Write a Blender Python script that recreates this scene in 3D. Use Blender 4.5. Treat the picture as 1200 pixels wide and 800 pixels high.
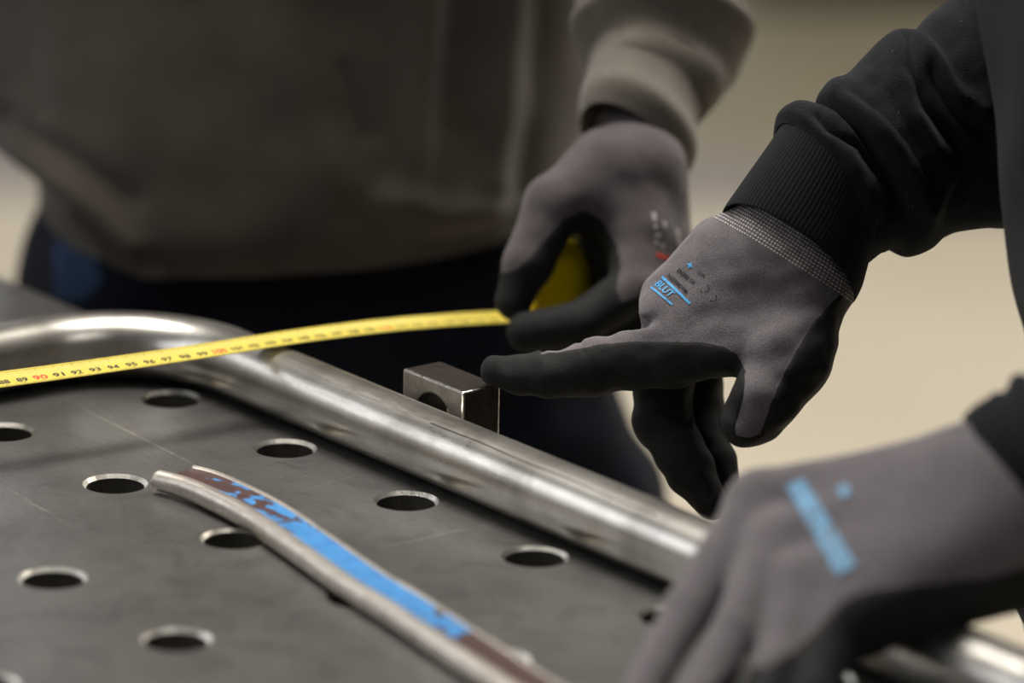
import bpy, bmesh, math, random
import numpy as np
from mathutils import Vector, Matrix
from mathutils.bvhtree import BVHTree

for o in list(bpy.data.objects):
    bpy.data.objects.remove(o)
scene = bpy.context.scene
COL = scene.collection
random.seed(4)
rng = np.random.default_rng(7)

# ------------------------------------------------------------------ camera
CAM = np.array([0.17246011, -2.45913372, 1.6065])
FWD = np.array([0.0, 0.95946461, -0.28182915])
RGT = np.array([0.9997816, 0.0058898, 0.02005135])
UPV = np.array([-0.02089848, 0.28176759, 0.95925506])
FPX = 5936.87                                   # focal length in pixels of the 1200 px frame
cam_d = bpy.data.cameras.new('camera')
cam = bpy.data.objects.new('camera', cam_d)
COL.objects.link(cam)
M = Matrix.Identity(4)
for i in range(3):
    M[i][0], M[i][1], M[i][2], M[i][3] = RGT[i], UPV[i], -FWD[i], CAM[i]
cam.matrix_world = M
cam_d.sensor_width = 36.0
cam_d.lens = FPX / 1200 * 36.0
cam_d.clip_start = 0.05
cam_d.clip_end = 100
cam_d.dof.use_dof = True
cam_d.dof.focus_distance = 2.455
cam_d.dof.aperture_fstop = 3.3
scene.camera = cam

# ------------------------------------------------------------------ world, lamps, exposure
world = bpy.data.worlds.new('hall_light')
scene.world = world
world.use_nodes = True
bg = world.node_tree.nodes['Background']
bg.inputs[0].default_value = (0.93, 0.95, 1.0, 1)
bg.inputs[1].default_value = 0.07


def area_lamp(name, loc, size, size_y, energy, color, rot=(0, 0, 0)):
    d = bpy.data.lights.new(name, 'AREA')
    d.shape = 'RECTANGLE'
    d.size, d.size_y, d.energy, d.color = size, size_y, energy, color
    o = bpy.data.objects.new(name, d)
    o.location, o.rotation_euler = loc, rot
    COL.objects.link(o)
    return o


WARM = (1.0, 0.93, 0.82)
area_lamp('hall_lamp', (2.1, 2.2, 3.6), 1.8, 1.0, 105, WARM)
area_lamp('bench_lamp', (-0.3, 0.60, 3.7), 2.0, 0.9, 130, (1.0, 0.95, 0.88))
area_lamp('aisle_lamp', (1.5, -1.7, 3.4), 1.6, 0.8, 12, (1.0, 0.95, 0.88))
scene.view_settings.view_transform = 'Standard'
scene.view_settings.look = 'None'
scene.view_settings.exposure = 0.0
scene.view_settings.gamma = 1.0
scene.view_settings.use_curve_mapping = False

# ------------------------------------------------------------------ geometry helpers
TOP = 0.85                                       # height of the table top
UA = np.array([0.61697466, -0.78698302, 0.0])    # table axes (hole rows)
VA = np.array([0.78698302, 0.61697466, 0.0])
ZA = np.array([0.0, 0.0, 1.0])


def at(px, py, depth):
    """point at that depth in front of the photographer's stand"""
    return CAM + depth * (FWD + RGT * (px - 600) / FPX + UPV * (400 - py) / FPX)


def onz(px, py, h):
    d = FWD + RGT * (px - 600) / FPX + UPV * (400 - py) / FPX
    return CAM + (h - CAM[2]) / d[2] * d


def tab(u, v, h=0.0):
    return UA * u + VA * v + ZA * (TOP + h)


def proj(P):
    d = np.asarray(P) - CAM
    z = d @ FWD
    return 600 + FPX * (d @ RGT) / z, 400 - FPX * (d @ UPV) / z, z


def empty(name, loc, label=None, cat=None, group=None):
    o = bpy.data.objects.new(name, None)
    o.empty_display_size = 0.1
    o.location = tuple(loc)
    COL.objects.link(o)
    tag(o, label, cat, group)
    return o


def tag(o, label=None, cat=None, group=None, kind=None):
    for k, v in (('label', label), ('category', cat), ('group', group), ('kind', kind)):
        if v:
            o[k] = v
    return o


def root_loc(p):
    # a part's own mesh already lies in world coordinates, so only the thing's base is taken off
    return p.location if p.parent is None else Vector((0, 0, 0))


def link(name, me, mats, parent=None):
    o = bpy.data.objects.new(name, me)
    COL.objects.link(o)
    if not isinstance(mats, (list, tuple)):
        mats = [mats]
    for m in mats:
        me.materials.append(m)
    if parent is not None:
        o.parent = parent
        o.matrix_parent_inverse = Matrix.Translation(-root_loc(parent))
    return o


def mesh_np(name, V, F, mats, parent=None, smooth=True, uv=None, mat_idx=None):
    """V (n,3), F (m,3) or (m,4) int; uv per vertex"""
    V = np.ascontiguousarray(V, dtype=np.float32)
    F = np.ascontiguousarray(F, dtype=np.int32)
    me = bpy.data.meshes.new(name)
    n, k = F.shape
    me.vertices.add(len(V))
    me.vertices.foreach_set('co', V.ravel())
    me.loops.add(n * k)
    me.loops.foreach_set('vertex_index', F.ravel())
    me.polygons.add(n)
    me.polygons.foreach_set('loop_start', np.arange(0, n * k, k, dtype=np.int32))
    me.polygons.foreach_set('use_smooth', np.full(n, smooth, dtype=bool))
    if mat_idx is not None:
        me.polygons.foreach_set('material_index', np.ascontiguousarray(mat_idx, dtype=np.int32))
    me.update(calc_edges=True)
    if uv is not None:
        l = me.uv_layers.new(name='UVMap')
        l.data.foreach_set('uv', np.ascontiguousarray(uv[F.ravel()], dtype=np.float32).ravel())
    me.validate()
    return link(name, me, mats, parent)


def bm_obj(name, bm, mats, parent=None, smooth=False):
    me = bpy.data.meshes.new(name)
    bmesh.ops.recalc_face_normals(bm, faces=bm.faces)
    if smooth:
        for f in bm.faces:
            f.smooth = True
    bm.to_mesh(me)
    bm.free()
    return link(name, me, mats, parent)


def box_bm(c, ax, ay, az, sx, sy, sz, bevel=0.0, segs=2):
    """box centred at c, half-axes along ax, ay, az with full sizes"""
    bm = bmesh.new()
    bmesh.ops.create_cube(bm, size=1.0)
    mat = Matrix(((ax[0] * sx, ay[0] * sy, az[0] * sz, c[0]),
                  (ax[1] * sx, ay[1] * sy, az[1] * sz, c[1]),
                  (ax[2] * sx, ay[2] * sy, az[2] * sz, c[2]), (0, 0, 0, 1)))
    bmesh.ops.transform(bm, matrix=mat, verts=bm.verts)
    if bevel > 0:
        bmesh.ops.bevel(bm, geom=bm.edges[:], offset=bevel, segments=segs, profile=0.5, affect='EDGES')
    return bm


def smoothstep(a, b, x):
    t = np.clip((x - a) / (b - a), 0, 1)
    return t * t * (3 - 2 * t)


def interp_poly(P, t):
    """smooth (Catmull-Rom) interpolation of rows of P at parameters t in 0..1"""
    P = np.asarray(P, float)
    n = len(P) - 1
    x = np.clip(t, 0, 1) * n
    i = np.minimum(x.astype(int), n - 1)
    f = (x - i)[:, None]
    p0, p1, p2, p3 = P[np.maximum(i - 1, 0)], P[i], P[i + 1], P[np.minimum(i + 2, n)]
    return 0.5 * ((2 * p1) + (-p0 + p2) * f + (2 * p0 - 5 * p1 + 4 * p2 - p3) * f ** 2 + (-p0 + 3 * p1 - 3 * p2 + p3) * f ** 3)


# ------------------------------------------------------------------ soft bodies: distance field + surface nets
class Field:
    def __init__(self):
        self.ops = []

    def cone(self, a, b, ra, rb, k=0.006, flat=None, sub=False):
        """round cone between world points, radii in metres; flat=(axis, factor) squeezes it"""
        self.ops.append(('cone', np.asarray(a, float), np.asarray(b, float), ra, rb, k, flat, sub))
        return self

    def chain(self, pts, k=0.003, k0=None):
        for i in range(len(pts) - 1):
            (a, ra), (b, rb) = pts[i], pts[i + 1]
            self.cone(a, b, ra, rb, (k0 if (i == 0 and k0) else k))
        return self

    def plane(self, p, n, k=0.002):
        """cut away everything on the side the normal points to"""
        self.ops.append(('plane', np.asarray(p, float), np.asarray(n, float) / np.linalg.norm(n), 0, 0, k, None, True))
        return self

    def mesh(self, h, lump=0.0):
        lo, hi = np.full(3, 1e9), np.full(3, -1e9)
        for op in self.ops:
            if op[0] == 'cone' and not op[7]:
                _, a, b, ra, rb, k, flat, sub = op
                s = max(1.0, flat[1] if flat else 1.0)
                for p, r in ((a, ra), (b, rb)):
                    lo, hi = np.minimum(lo, p - r * s), np.maximum(hi, p + r * s)
        lo -= 4 * h + 0.004
        hi += 4 * h + 0.004
        n = np.ceil((hi - lo) / h).astype(int) + 1
        G = np.full(n, 1.0, dtype=np.float32)
        ax = [lo[i] + h * np.arange(n[i]) for i in range(3)]
        for op in self.ops:
            kind, a, b, ra, rb, k, flat, sub = op
            if kind == 'plane':
                d = ((ax[0] - a[0]) * b[0])[:, None, None] + ((ax[1] - a[1]) * b[1])[None, :, None] + ((ax[2] - a[2]) * b[2])[None, None, :]
                hh = np.maximum(k - np.abs(G - d), 0) / k
                G[...] = np.maximum(G, d) + hh * hh * k * 0.25
                continue
            s = max(1.0, flat[1] if flat else 1.0)
            m = k + 5 * h
            l2 = np.minimum(a - ra * s, b - rb * s) - m
            h2 = np.maximum(a + ra * s, b + rb * s) + m
            i0 = np.clip(np.floor((l2 - lo) / h).astype(int), 0, n)
            i1 = np.clip(np.ceil((h2 - lo) / h).astype(int) + 1, 0, n)
            if (i1 <= i0).any():
                continue
            sl = tuple(slice(i0[i], i1[i]) for i in range(3))
            X = ax[0][sl[0]][:, None, None] - a[0]
            Y = ax[1][sl[1]][None, :, None] - a[1]
            Z = ax[2][sl[2]][None, None, :] - a[2]
            ab = b - a
            L2 = max(ab @ ab, 1e-12)
            t = np.clip((X * ab[0] + Y * ab[1] + Z * ab[2]) / L2, 0, 1)
            qx, qy, qz = X - t * ab[0], Y - t * ab[1], Z - t * ab[2]
            if flat:
                fa, ff = np.asarray(flat[0], float), flat[1]
                fa = fa / np.linalg.norm(fa)
                w = (qx * fa[0] + qy * fa[1] + qz * fa[2]) * (1 / ff - 1)
                qx, qy, qz = qx + w * fa[0], qy + w * fa[1], qz + w * fa[2]
                d = (np.sqrt(qx * qx + qy * qy + qz * qz) - (ra + (rb - ra) * t)) * min(1.0, ff)
            else:
                d = np.sqrt(qx * qx + qy * qy + qz * qz) - (ra + (rb - ra) * t)
            d = d.astype(np.float32)
            g = G[sl]
            if sub:
                d = -d
                hh = np.maximum(k - np.abs(g - d), 0) / k
                G[sl] = np.maximum(g, d) + hh * hh * k * 0.25
            else:
                hh = np.maximum(k - np.abs(g - d), 0) / k
                G[sl] = np.minimum(g, d) - hh * hh * k * 0.25
        return surface_nets(G, lo, h)


def surface_nets(G, lo, h):
    n = np.array(G.shape)
    S = G < 0
    c = np.zeros(n - 1, dtype=np.uint8)
    for dx in (0, 1):
        for dy in (0, 1):
            for dz in (0, 1):
                c += S[dx:n[0] - 1 + dx, dy:n[1] - 1 + dy, dz:n[2] - 1 + dz]
    act = np.argwhere((c > 0) & (c < 8))
    idx = np.full(n - 1, -1, dtype=np.int32)
    idx[act[:, 0], act[:, 1], act[:, 2]] = np.arange(len(act))
    acc = np.zeros((len(act), 3))
    cnt = np.zeros(len(act))
    corners = [(x, y, z) for x in (0, 1) for y in (0, 1) for z in (0, 1)]
    for A in corners:
        for d in range(3):
            if A[d]:
                continue
            B = list(A)
            B[d] = 1
            ga = G[act[:, 0] + A[0], act[:, 1] + A[1], act[:, 2] + A[2]].astype(float)
            gb = G[act[:, 0] + B[0], act[:, 1] + B[1], act[:, 2] + B[2]].astype(float)
            x = (ga < 0) != (gb < 0)
            t = np.where(x, ga / np.where(x, ga - gb, 1), 0)
            P = np.tile(np.array(A, float), (len(act), 1))
            P[:, d] += t
            acc[x] += P[x]
            cnt[x] += 1
    V = lo + h * (act + acc / cnt[:, None])
    quads = []
    for d in range(3):
        e1, e2 = (d + 1) % 3, (d + 2) % 3
        s0 = [slice(0, n[i]) for i in range(3)]
        s1 = list(s0)
        s0[d], s1[d] = slice(0, n[d] - 1), slice(1, n[d])
        a, b = S[tuple(s0)], S[tuple(s1)]
        E = np.argwhere(a != b)
        ok = (E[:, e1] > 0) & (E[:, e2] > 0) & (E[:, e1] < n[e1] - 1) & (E[:, e2] < n[e2] - 1)
        E = E[ok]
        flip = ~S[E[:, 0], E[:, 1], E[:, 2]]
        q = []
        for (o1, o2) in ((1, 1), (0, 1), (0, 0), (1, 0)):
            K = E.copy()
            K[:, e1] -= o1
            K[:, e2] -= o2
            q.append(idx[K[:, 0], K[:, 1], K[:, 2]])
        q = np.stack(q, 1)
        q[flip] = q[flip][:, ::-1]
        quads.append(q)
    F = np.concatenate(quads)
    F = F[(F >= 0).all(1)]
    # light relaxation removes voxel stair-steps
    for _ in range(3):
        s = np.zeros_like(V)
        w = np.zeros(len(V))
        for i in range(4):
            a, b = F[:, i], F[:, (i + 1) % 4]
            np.add.at(s, a, V[b])
            np.add.at(w, a, 1)
        V = 0.5 * V + 0.5 * s / np.maximum(w, 1)[:, None]
    return V, F


def vnormals(V, F):
    N = np.zeros_like(V)
    f = np.cross(V[F[:, 2]] - V[F[:, 0]], V[F[:, -1]] - V[F[:, 1]])
    for i in range(F.shape[1]):
        np.add.at(N, F[:, i], f)
    return N / np.maximum(np.linalg.norm(N, axis=1), 1e-12)[:, None]


def split(V, F, m, extra=None):
    """cut a mesh along m = 0; returns V2, extra2, faces(m<0), faces(m>=0)"""
    T = np.concatenate([F[:, [0, 1, 2]], F[:, [0, 2, 3]]]) if F.shape[1] == 4 else F
    s = m >= 0
    c = s[T].sum(1)
    neg, pos = [T[c == 0]], [T[c == 3]]
    nv, ne, cache = [], [], {}
    base = len(V)

    def cut(a, b):
        key = (a, b) if a < b else (b, a)
        if key not in cache:
            t = m[a] / (m[a] - m[b])
            cache[key] = base + len(nv)
            nv.append(V[a] + t * (V[b] - V[a]))
            if extra is not None:
                ne.append(extra[a] + t * (extra[b] - extra[a]))
        return cache[key]
    on, op = [], []
    for tri in T[(c > 0) & (c < 3)]:
        k = int(s[tri].sum())
        lone = [i for i in range(3) if s[tri[i]] == (k == 1)][0]
        a, b, d = int(tri[lone]), int(tri[(lone + 1) % 3]), int(tri[(lone + 2) % 3])
        x, y = cut(a, b), cut(a, d)
        A, B = [(a, x, y)], [(x, b, d), (x, d, y)]
        if k == 1:
            op += A
            on += B
        else:
            on += A
            op += B
    if on:
        neg.append(np.array(on))
        pos.append(np.array(op))
    V2 = np.concatenate([V, np.array(nv)]) if nv else V
    E2 = None if extra is None else (np.concatenate([extra, np.array(ne)]) if nv else extra)
    return V2, E2, np.concatenate(neg), np.concatenate(pos)


def components(T):
    """connected pieces of a triangle list, largest first"""
    u, inv = np.unique(T, return_inverse=True)
    inv = inv.reshape(T.shape)
    lab = np.arange(len(u))
    for _ in range(10000):
        m = lab[inv].min(1)
        new = lab.copy()
        for i in range(3):
            np.minimum.at(new, inv[:, i], m)
        new = new[new]
        if (new == lab).all():
            break
        lab = new
    f = lab[inv[:, 0]]
    return sorted((T[f == k] for k in np.unique(f)), key=lambda a: -len(a))


def compact(V, F, E=None):
    u, inv = np.unique(F, return_inverse=True)
    return V[u], inv.reshape(F.shape), (None if E is None else E[u])


def poly_sd(px, py, poly):
    """signed distance (px units) to a closed outline, negative inside"""
    P = np.asarray(poly, float)
    Q = np.roll(P, -1, axis=0)
    d = np.full(px.shape, 1e9)
    inside = np.zeros(px.shape, bool)
    for (x0, y0), (x1, y1) in zip(P, Q):
        ex, ey = x1 - x0, y1 - y0
        t = np.clip(((px - x0) * ex + (py - y0) * ey) / (ex * ex + ey * ey + 1e-9), 0, 1)
        d = np.minimum(d, np.hypot(px - x0 - t * ex, py - y0 - t * ey))
        cr = ((y0 > py) != (y1 > py)) & (px < ex * (py - y0) / (ey if abs(ey) > 1e-9 else 1e-9) + x0)
        inside ^= cr
    return np.where(inside, -d, d)


# ------------------------------------------------------------------ materials
def new_mat(name):
    m = bpy.data.materials.new(name)
    m.use_nodes = True
    nt = m.node_tree
    b = nt.nodes['Principled BSDF']
    return m, nt, b


def node(nt, typ, **kw):
    n = nt.nodes.new(typ)
    for k, v in kw.items():
        setattr(n, k, v)
    return n


def ramp(nt, src, stops):
    r = node(nt, 'ShaderNodeValToRGB')
    e = r.color_ramp.elements
    while len(e) > len(stops):
        e.remove(e[-1])
    while len(e) < len(stops):
        e.new(0.5)
    for el, (p, c) in zip(e, stops):
        el.position = p
        el.color = (c[0], c[1], c[2], 1) if hasattr(c, '__len__') else (c, c, c, 1)
    nt.links.new(src, r.inputs[0])
    return r


def coords(nt, kind='Object', scale=(1, 1, 1), rot=(0, 0, 0), loc=(0, 0, 0)):
    tc = node(nt, 'ShaderNodeTexCoord')
    mp = node(nt, 'ShaderNodeMapping')
    mp.inputs['Scale'].default_value = scale
    mp.inputs['Rotation'].default_value = rot
    mp.inputs['Location'].default_value = loc
    nt.links.new(tc.outputs[kind], mp.inputs[0])
    return mp.outputs[0]


def noise(nt, vec, scale, detail=4, rough=0.55, dist=0.0):
    n = node(nt, 'ShaderNodeTexNoise')
    n.inputs['Scale'].default_value = scale
    n.inputs['Detail'].default_value = detail
    n.inputs['Roughness'].default_value = rough
    n.inputs['Distortion'].default_value = dist
    nt.links.new(vec, n.inputs['Vector'])
    return n.outputs['Fac']


def mixc(nt, fac, a, b, mode='MIX'):
    n = node(nt, 'ShaderNodeMix', data_type='RGBA', blend_type=mode)
    for s, v in ((n.inputs[0], fac), (n.inputs[6], a), (n.inputs[7], b)):
        if hasattr(v, 'links') or hasattr(v, 'is_linked'):
            nt.links.new(v, s)
        elif hasattr(v, '__len__'):
            s.default_value = (v[0], v[1], v[2], 1)
        else:
            s.default_value = v
    return n.outputs[2]


def math_n(nt, op, a, b=None, clamp=False):
    n = node(nt, 'ShaderNodeMath', operation=op, use_clamp=clamp)
    for s, v in ((n.inputs[0], a), (n.inputs[1], b)):
        if v is None:
            continue
        if hasattr(v, 'is_linked'):
            nt.links.new(v, s)
        else:
            s.default_value = v
    return n.outputs[0]


def bump(nt, bsdf, height, strength, dist):
    n = node(nt, 'ShaderNodeBump')
    n.inputs['Strength'].default_value = strength
    n.inputs['Distance'].default_value = dist
    nt.links.new(height, n.inputs['Height'])
    nt.links.new(n.outputs[0], bsdf.inputs['Normal'])


def cloth(name, col, var=0.25, scale=60, weave=1400, bumpd=0.0006, rough=0.95, sheen=0.25, lint=0.0, stain=None, speck=0.2):
    m, nt, b = new_mat(name)
    v = coords(nt)
    big = noise(nt, v, scale, 4, 0.6)
    fine = noise(nt, v, weave, 2, 0.6)
    lo = tuple(c * (1 - var) for c in col)
    hi = tuple(min(1, c * (1 + var)) for c in col)
    c = ramp(nt, big, [(0.3, lo), (0.7, hi)]).outputs[0]
    f = ramp(nt, fine, [(0.35, 1 - speck), (0.65, 1 + speck * 0.0)]).outputs[0]
    c = mixc(nt, 1.0, c, f, 'MULTIPLY')
    if stain:
        st = noise(nt, coords(nt, scale=(1, 1, 0.5)), 9, 3, 0.55)
        f2 = ramp(nt, st, [(0.5, 0.0), (0.72, 1.0)]).outputs[0]
        c = mixc(nt, f2, c, stain)
    if lint:
        l = noise(nt, v, 420, 1, 0.4)
        f3 = ramp(nt, l, [(0.755, 0.0), (0.80, lint)]).outputs[0]
        c = mixc(nt, f3, c, (0.35, 0.35, 0.36))
    nt.links.new(c, b.inputs['Base Color'])
    b.inputs['Roughness'].default_value = rough
    b.inputs['Sheen Weight'].default_value = sheen
    b.inputs['Sheen Roughness'].default_value = 0.5
    b.inputs['Specular IOR Level'].default_value = 0.15
    bump(nt, b, math_n(nt, 'ADD', fine, math_n(nt, 'MULTIPLY', big, 1.5)), 0.7, bumpd)
    return m


def steel(name, lo, hi, rough=(0.28, 0.5), scale=14, stretch=(1, 1, 1), metal=1.0, streak=900, rust=None, coord='Object', bumpd=0.0002, dark=None):
    m, nt, b = new_mat(name)
    v = coords(nt, coord, stretch)
    a = noise(nt, v, scale, 6, 0.6, 0.3)
    s = noise(nt, v, streak, 3, 0.6)
    c = ramp(nt, a, [(0.3, lo), (0.72, hi)]).outputs[0]
    sc = ramp(nt, s, [(0.3, 0.78), (0.7, 1.0)]).outputs[0]
    c = mixc(nt, 1.0, c, sc, 'MULTIPLY')
    if rust:
        r = noise(nt, coords(nt, coord), rust[1], 6, 0.65)
        f = ramp(nt, r, [(rust[2], 0.0), (rust[2] + 0.12, 1.0)]).outputs[0]
        c = mixc(nt, f, c, rust[0])
    nt.links.new(c, b.inputs['Base Color'])
    b.inputs['Metallic'].default_value = metal
    r = ramp(nt, a, [(0.3, rough[1]), (0.7, rough[0])]).outputs[0]
    nt.links.new(r, b.inputs['Roughness'])
    bump(nt, b, math_n(nt, 'ADD', s, a), 0.5, bumpd)
    return m


def plain(name, col, rough=0.6, metal=0.0, var=0.12, scale=40, spec=0.4):
    m, nt, b = new_mat(name)
    a = noise(nt, coords(nt), scale, 4)
    c = ramp(nt, a, [(0.3, tuple(x * (1 - var) for x in col)), (0.7, tuple(min(1, x * (1 + var)) for x in col))]).outputs[0]
    nt.links.new(c, b.inputs['Base Color'])
    b.inputs['Roughness'].default_value = rough
    b.inputs['Metallic'].default_value = metal
    b.inputs['Specular IOR Level'].default_value = spec
    return m


MAT = {}
MAT['glove_knit'] = cloth('grey_glove_knit', (0.165, 0.145, 0.156), 0.12, 70, 1500, 0.0005, 0.85, 0.3, speck=0.42)
MAT['glove_knit_brown'] = cloth('brown_grey_glove_knit', (0.118, 0.099, 0.105), 0.18, 60, 1500, 0.0005, 0.88, 0.2, speck=0.35)  # darker, browner knit for the second wearer's gloves
MAT['glove_coat'] = cloth('black_foam_coating', (0.020, 0.0203, 0.0198), 0.25, 120, 2200, 0.0004, 0.66, 0.03, speck=0.5)
MAT['fleece_black'] = cloth('black_fleece', (0.0125, 0.0138, 0.0170), 0.18, 40, 1300, 0.0012, 0.97, 0.06, lint=0.16)
MAT['sweat_grey_shaded'] = cloth('grey_sweatshirt_shaded', (0.082, 0.069, 0.054), 0.22, 16, 900, 0.0008, 0.97, 0.25, stain=(0.05, 0.043, 0.04))  # torso of the sweatshirt, its shade put into a darker colour
MAT['sweat_grey_lit'] = cloth('grey_sweatshirt_lit', (0.17, 0.15, 0.125), 0.12, 30, 900, 0.0008, 0.97, 0.3)  # sleeves of the same sweatshirt, their light put into a paler colour
MAT['jeans'] = cloth('dark_navy_denim', (0.011, 0.013, 0.026), 0.35, 14, 1100, 0.0004, 0.9, 0.05)
MAT['trousers'] = cloth('black_work_trousers', (0.014, 0.014, 0.016), 0.3, 14, 1100, 0.0004, 0.9, 0.05)
MAT['boot'] = plain('black_boot_leather', (0.02, 0.018, 0.016), 0.5)
MAT['tape_yellow'] = plain('yellow_tape_enamel', (0.70, 0.57, 0.09), 0.42, 0, 0.07, 60)
MAT['case_yellow'] = plain('yellow_case_plastic', (0.88, 0.66, 0.004), 0.35, 0, 0.05, 60)
MAT['case_black'] = plain('black_case_rubber', (0.018, 0.018, 0.018), 0.6)
MAT['print_black'] = plain('black_print', (0.02, 0.02, 0.022), 0.7)
MAT['print_red'] = plain('red_print', (0.62, 0.04, 0.03), 0.6)
MAT['print_blue'] = plain('sky_blue_print', (0.07, 0.36, 0.70), 0.6, 0, 0.35, 900)
def worn_print():
    m, nt, b = new_mat('worn_blue_print')
    n = noise(nt, coords(nt), 260, 4, 0.7)
    c = ramp(nt, n, [(0.36, (0.15, 0.16, 0.19)), (0.5, (0.14, 0.33, 0.52)), (0.66, (0.19, 0.44, 0.68))]).outputs[0]
    nt.links.new(c, b.inputs['Base Color'])
    b.inputs['Roughness'].default_value = 0.75
    return m


MAT['print_worn'] = worn_print()
MAT['print_white'] = plain('pale_grey_print', (0.42, 0.40, 0.42), 0.7)
MAT['print_char'] = plain('charcoal_print', (0.010, 0.010, 0.011), 0.8)
MAT['bright_steel'] = steel('bright_chamfer_steel', (0.62, 0.60, 0.54), (0.95, 0.92, 0.85), (0.25, 0.4), 60)
MAT['hole_wall'] = steel('dark_bore_steel', (0.03, 0.03, 0.028), (0.07, 0.066, 0.06), (0.5, 0.7), 60, metal=0.6)  # dark colour carries the shade inside the holes
MAT['paint_steel'] = plain('grey_table_paint', (0.10, 0.105, 0.11), 0.5)
MAT['block'] = steel('blackened_block_steel', (0.055, 0.045, 0.042), (0.2, 0.175, 0.16), (0.3, 0.5), 55, rust=((0.07, 0.045, 0.038), 45, 0.52))
MAT['block_edge'] = steel('worn_block_edge', (0.38, 0.36, 0.33), (0.75, 0.73, 0.68), (0.22, 0.35), 120)


def table_material():
    m, nt, b = new_mat('ground_table_steel')
    uv = coords(nt, 'UV')
    a = noise(nt, uv, 7, 6, 0.6, 0.4)
    fine = noise(nt, coords(nt, 'UV', (1, 6, 1)), 90, 5, 0.7)
    spots = noise(nt, uv, 160, 3, 0.6)
    c = ramp(nt, a, [(0.28, (0.185, 0.182, 0.178)), (0.72, (0.31, 0.304, 0.29))]).outputs[0]
    c = mixc(nt, 1.0, c, ramp(nt, fine, [(0.3, 0.8), (0.7, 1.0)]).outputs[0], 'MULTIPLY')
    c = mixc(nt, ramp(nt, spots, [(0.66, 0.0), (0.78, 0.6)]).outputs[0], c, (0.50, 0.49, 0.46))
    mid = noise(nt, uv, 38, 5, 0.7, 0.8)
    c = mixc(nt, 1.0, c, ramp(nt, mid, [(0.30, 0.68), (0.5, 0.95), (0.7, 1.0)]).outputs[0], 'MULTIPLY')
    # scribed and rubbed scratches: ((u0,v0),(u1,v1), half width m, strength)
    segs = []
    for (p0, p1, w, s) in (((92, 476), (232, 546), 0.0006, 0.9), ((0, 566), (92, 622), 0.0009, 0.25),
                           ((440, 643), (556, 617), 0.0016, 0.38), ((22, 585), (60, 600), 0.0008, 0.3),
                           ((330, 486), (400, 512), 0.0006, 0.2), ((350, 575), (420, 556), 0.0010, 0.16),
                           ((300, 508), (283, 540), 0.0006, 0.0)):
        A, B = onz(p0[0], p0[1], TOP), onz(p1[0], p1[1], TOP)
        segs.append(((A @ UA, A @ VA), (B @ UA, B @ VA), w, s))
    brk = ramp(nt, noise(nt, uv, 260, 3, 0.7), [(0.36, 0.1), (0.6, 1.0)]).outputs[0]
    for (A, B, w, s) in segs:
        if s == 0:
            continue
        A, B = np.array(A), np.array(B)
        L = np.linalg.norm(B - A)
        e = (B - A) / L
        n = np.array([-e[1], e[0]])

        def dot(vec, off):
            d = node(nt, 'ShaderNodeVectorMath', operation='DOT_PRODUCT')
            nt.links.new(uv, d.inputs[0])
            d.inputs[1].default_value = (vec[0], vec[1], 0)
            return math_n(nt, 'SUBTRACT', d.outputs['Value'], off)
        dd = math_n(nt, 'ABSOLUTE', dot(n, float(A @ n)))
        mk = math_n(nt, 'SUBTRACT', 1.0, math_n(nt, 'DIVIDE', dd, w), True)
        al = math_n(nt, 'DIVIDE', dot(e, float(A @ e)), L)
        en = math_n(nt, 'MULTIPLY', math_n(nt, 'MULTIPLY', math_n(nt, 'MULTIPLY', al, 6, True), math_n(nt, 'MULTIPLY', math_n(nt, 'SUBTRACT', 1.0, al), 6, True)), brk)
        mk = math_n(nt, 'MULTIPLY', math_n(nt, 'MULTIPLY', mk, en), s)
        c = mixc(nt, mk, c, (0.85, 0.80, 0.72))
    nt.links.new(c, b.inputs['Base Color'])
    b.inputs['Metallic'].default_value = 0.88
    nt.links.new(ramp(nt, fine, [(0.3, 0.42), (0.7, 0.32)]).outputs[0], b.inputs['Roughness'])
    bump(nt, b, math_n(nt, 'ADD', fine, spots), 0.35, 0.00025)
    return m


def tube_material():
    m, nt, b = new_mat('brushed_tube_steel')
    ring = noise(nt, coords(nt, 'UV', (26, 12, 1)), 1.0, 4, 0.55, 0.5)     # blotches left by handling and heat
    band = noise(nt, coords(nt, 'UV', (16, 0.3, 1)), 1.0, 2, 0.4)          # faint rings from bending
    lng = noise(nt, coords(nt, 'UV', (7, 130, 1)), 1.0, 4, 0.6)            # long drawing marks
    fine = noise(nt, coords(nt, 'UV', (160, 600, 1)), 1.0, 4, 0.65)
    c = ramp(nt, ring, [(0.30, (0.50, 0.475, 0.43)), (0.5, (0.72, 0.69, 0.635)), (0.70, (0.86, 0.835, 0.78))]).outputs[0]
    c = mixc(nt, 1.0, c, ramp(nt, band, [(0.30, 0.66), (0.42, 1.0)]).outputs[0], 'MULTIPLY')
    c = mixc(nt, 1.0, c, ramp(nt, lng, [(0.3, 0.75), (0.7, 1.0)]).outputs[0], 'MULTIPLY')
    c = mixc(nt, 1.0, c, ramp(nt, fine, [(0.25, 0.85), (0.7, 1.0)]).outputs[0], 'MULTIPLY')
    nt.links.new(c, b.inputs['Base Color'])
    b.inputs['Metallic'].default_value = 1.0
    nt.links.new(ramp(nt, math_n(nt, 'MULTIPLY', math_n(nt, 'ADD', lng, fine), 0.5), [(0.3, 0.38), (0.7, 0.25)]).outputs[0], b.inputs['Roughness'])
    bump(nt, b, math_n(nt, 'ADD', lng, fine), 0.25, 0.0002)
    return m


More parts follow.
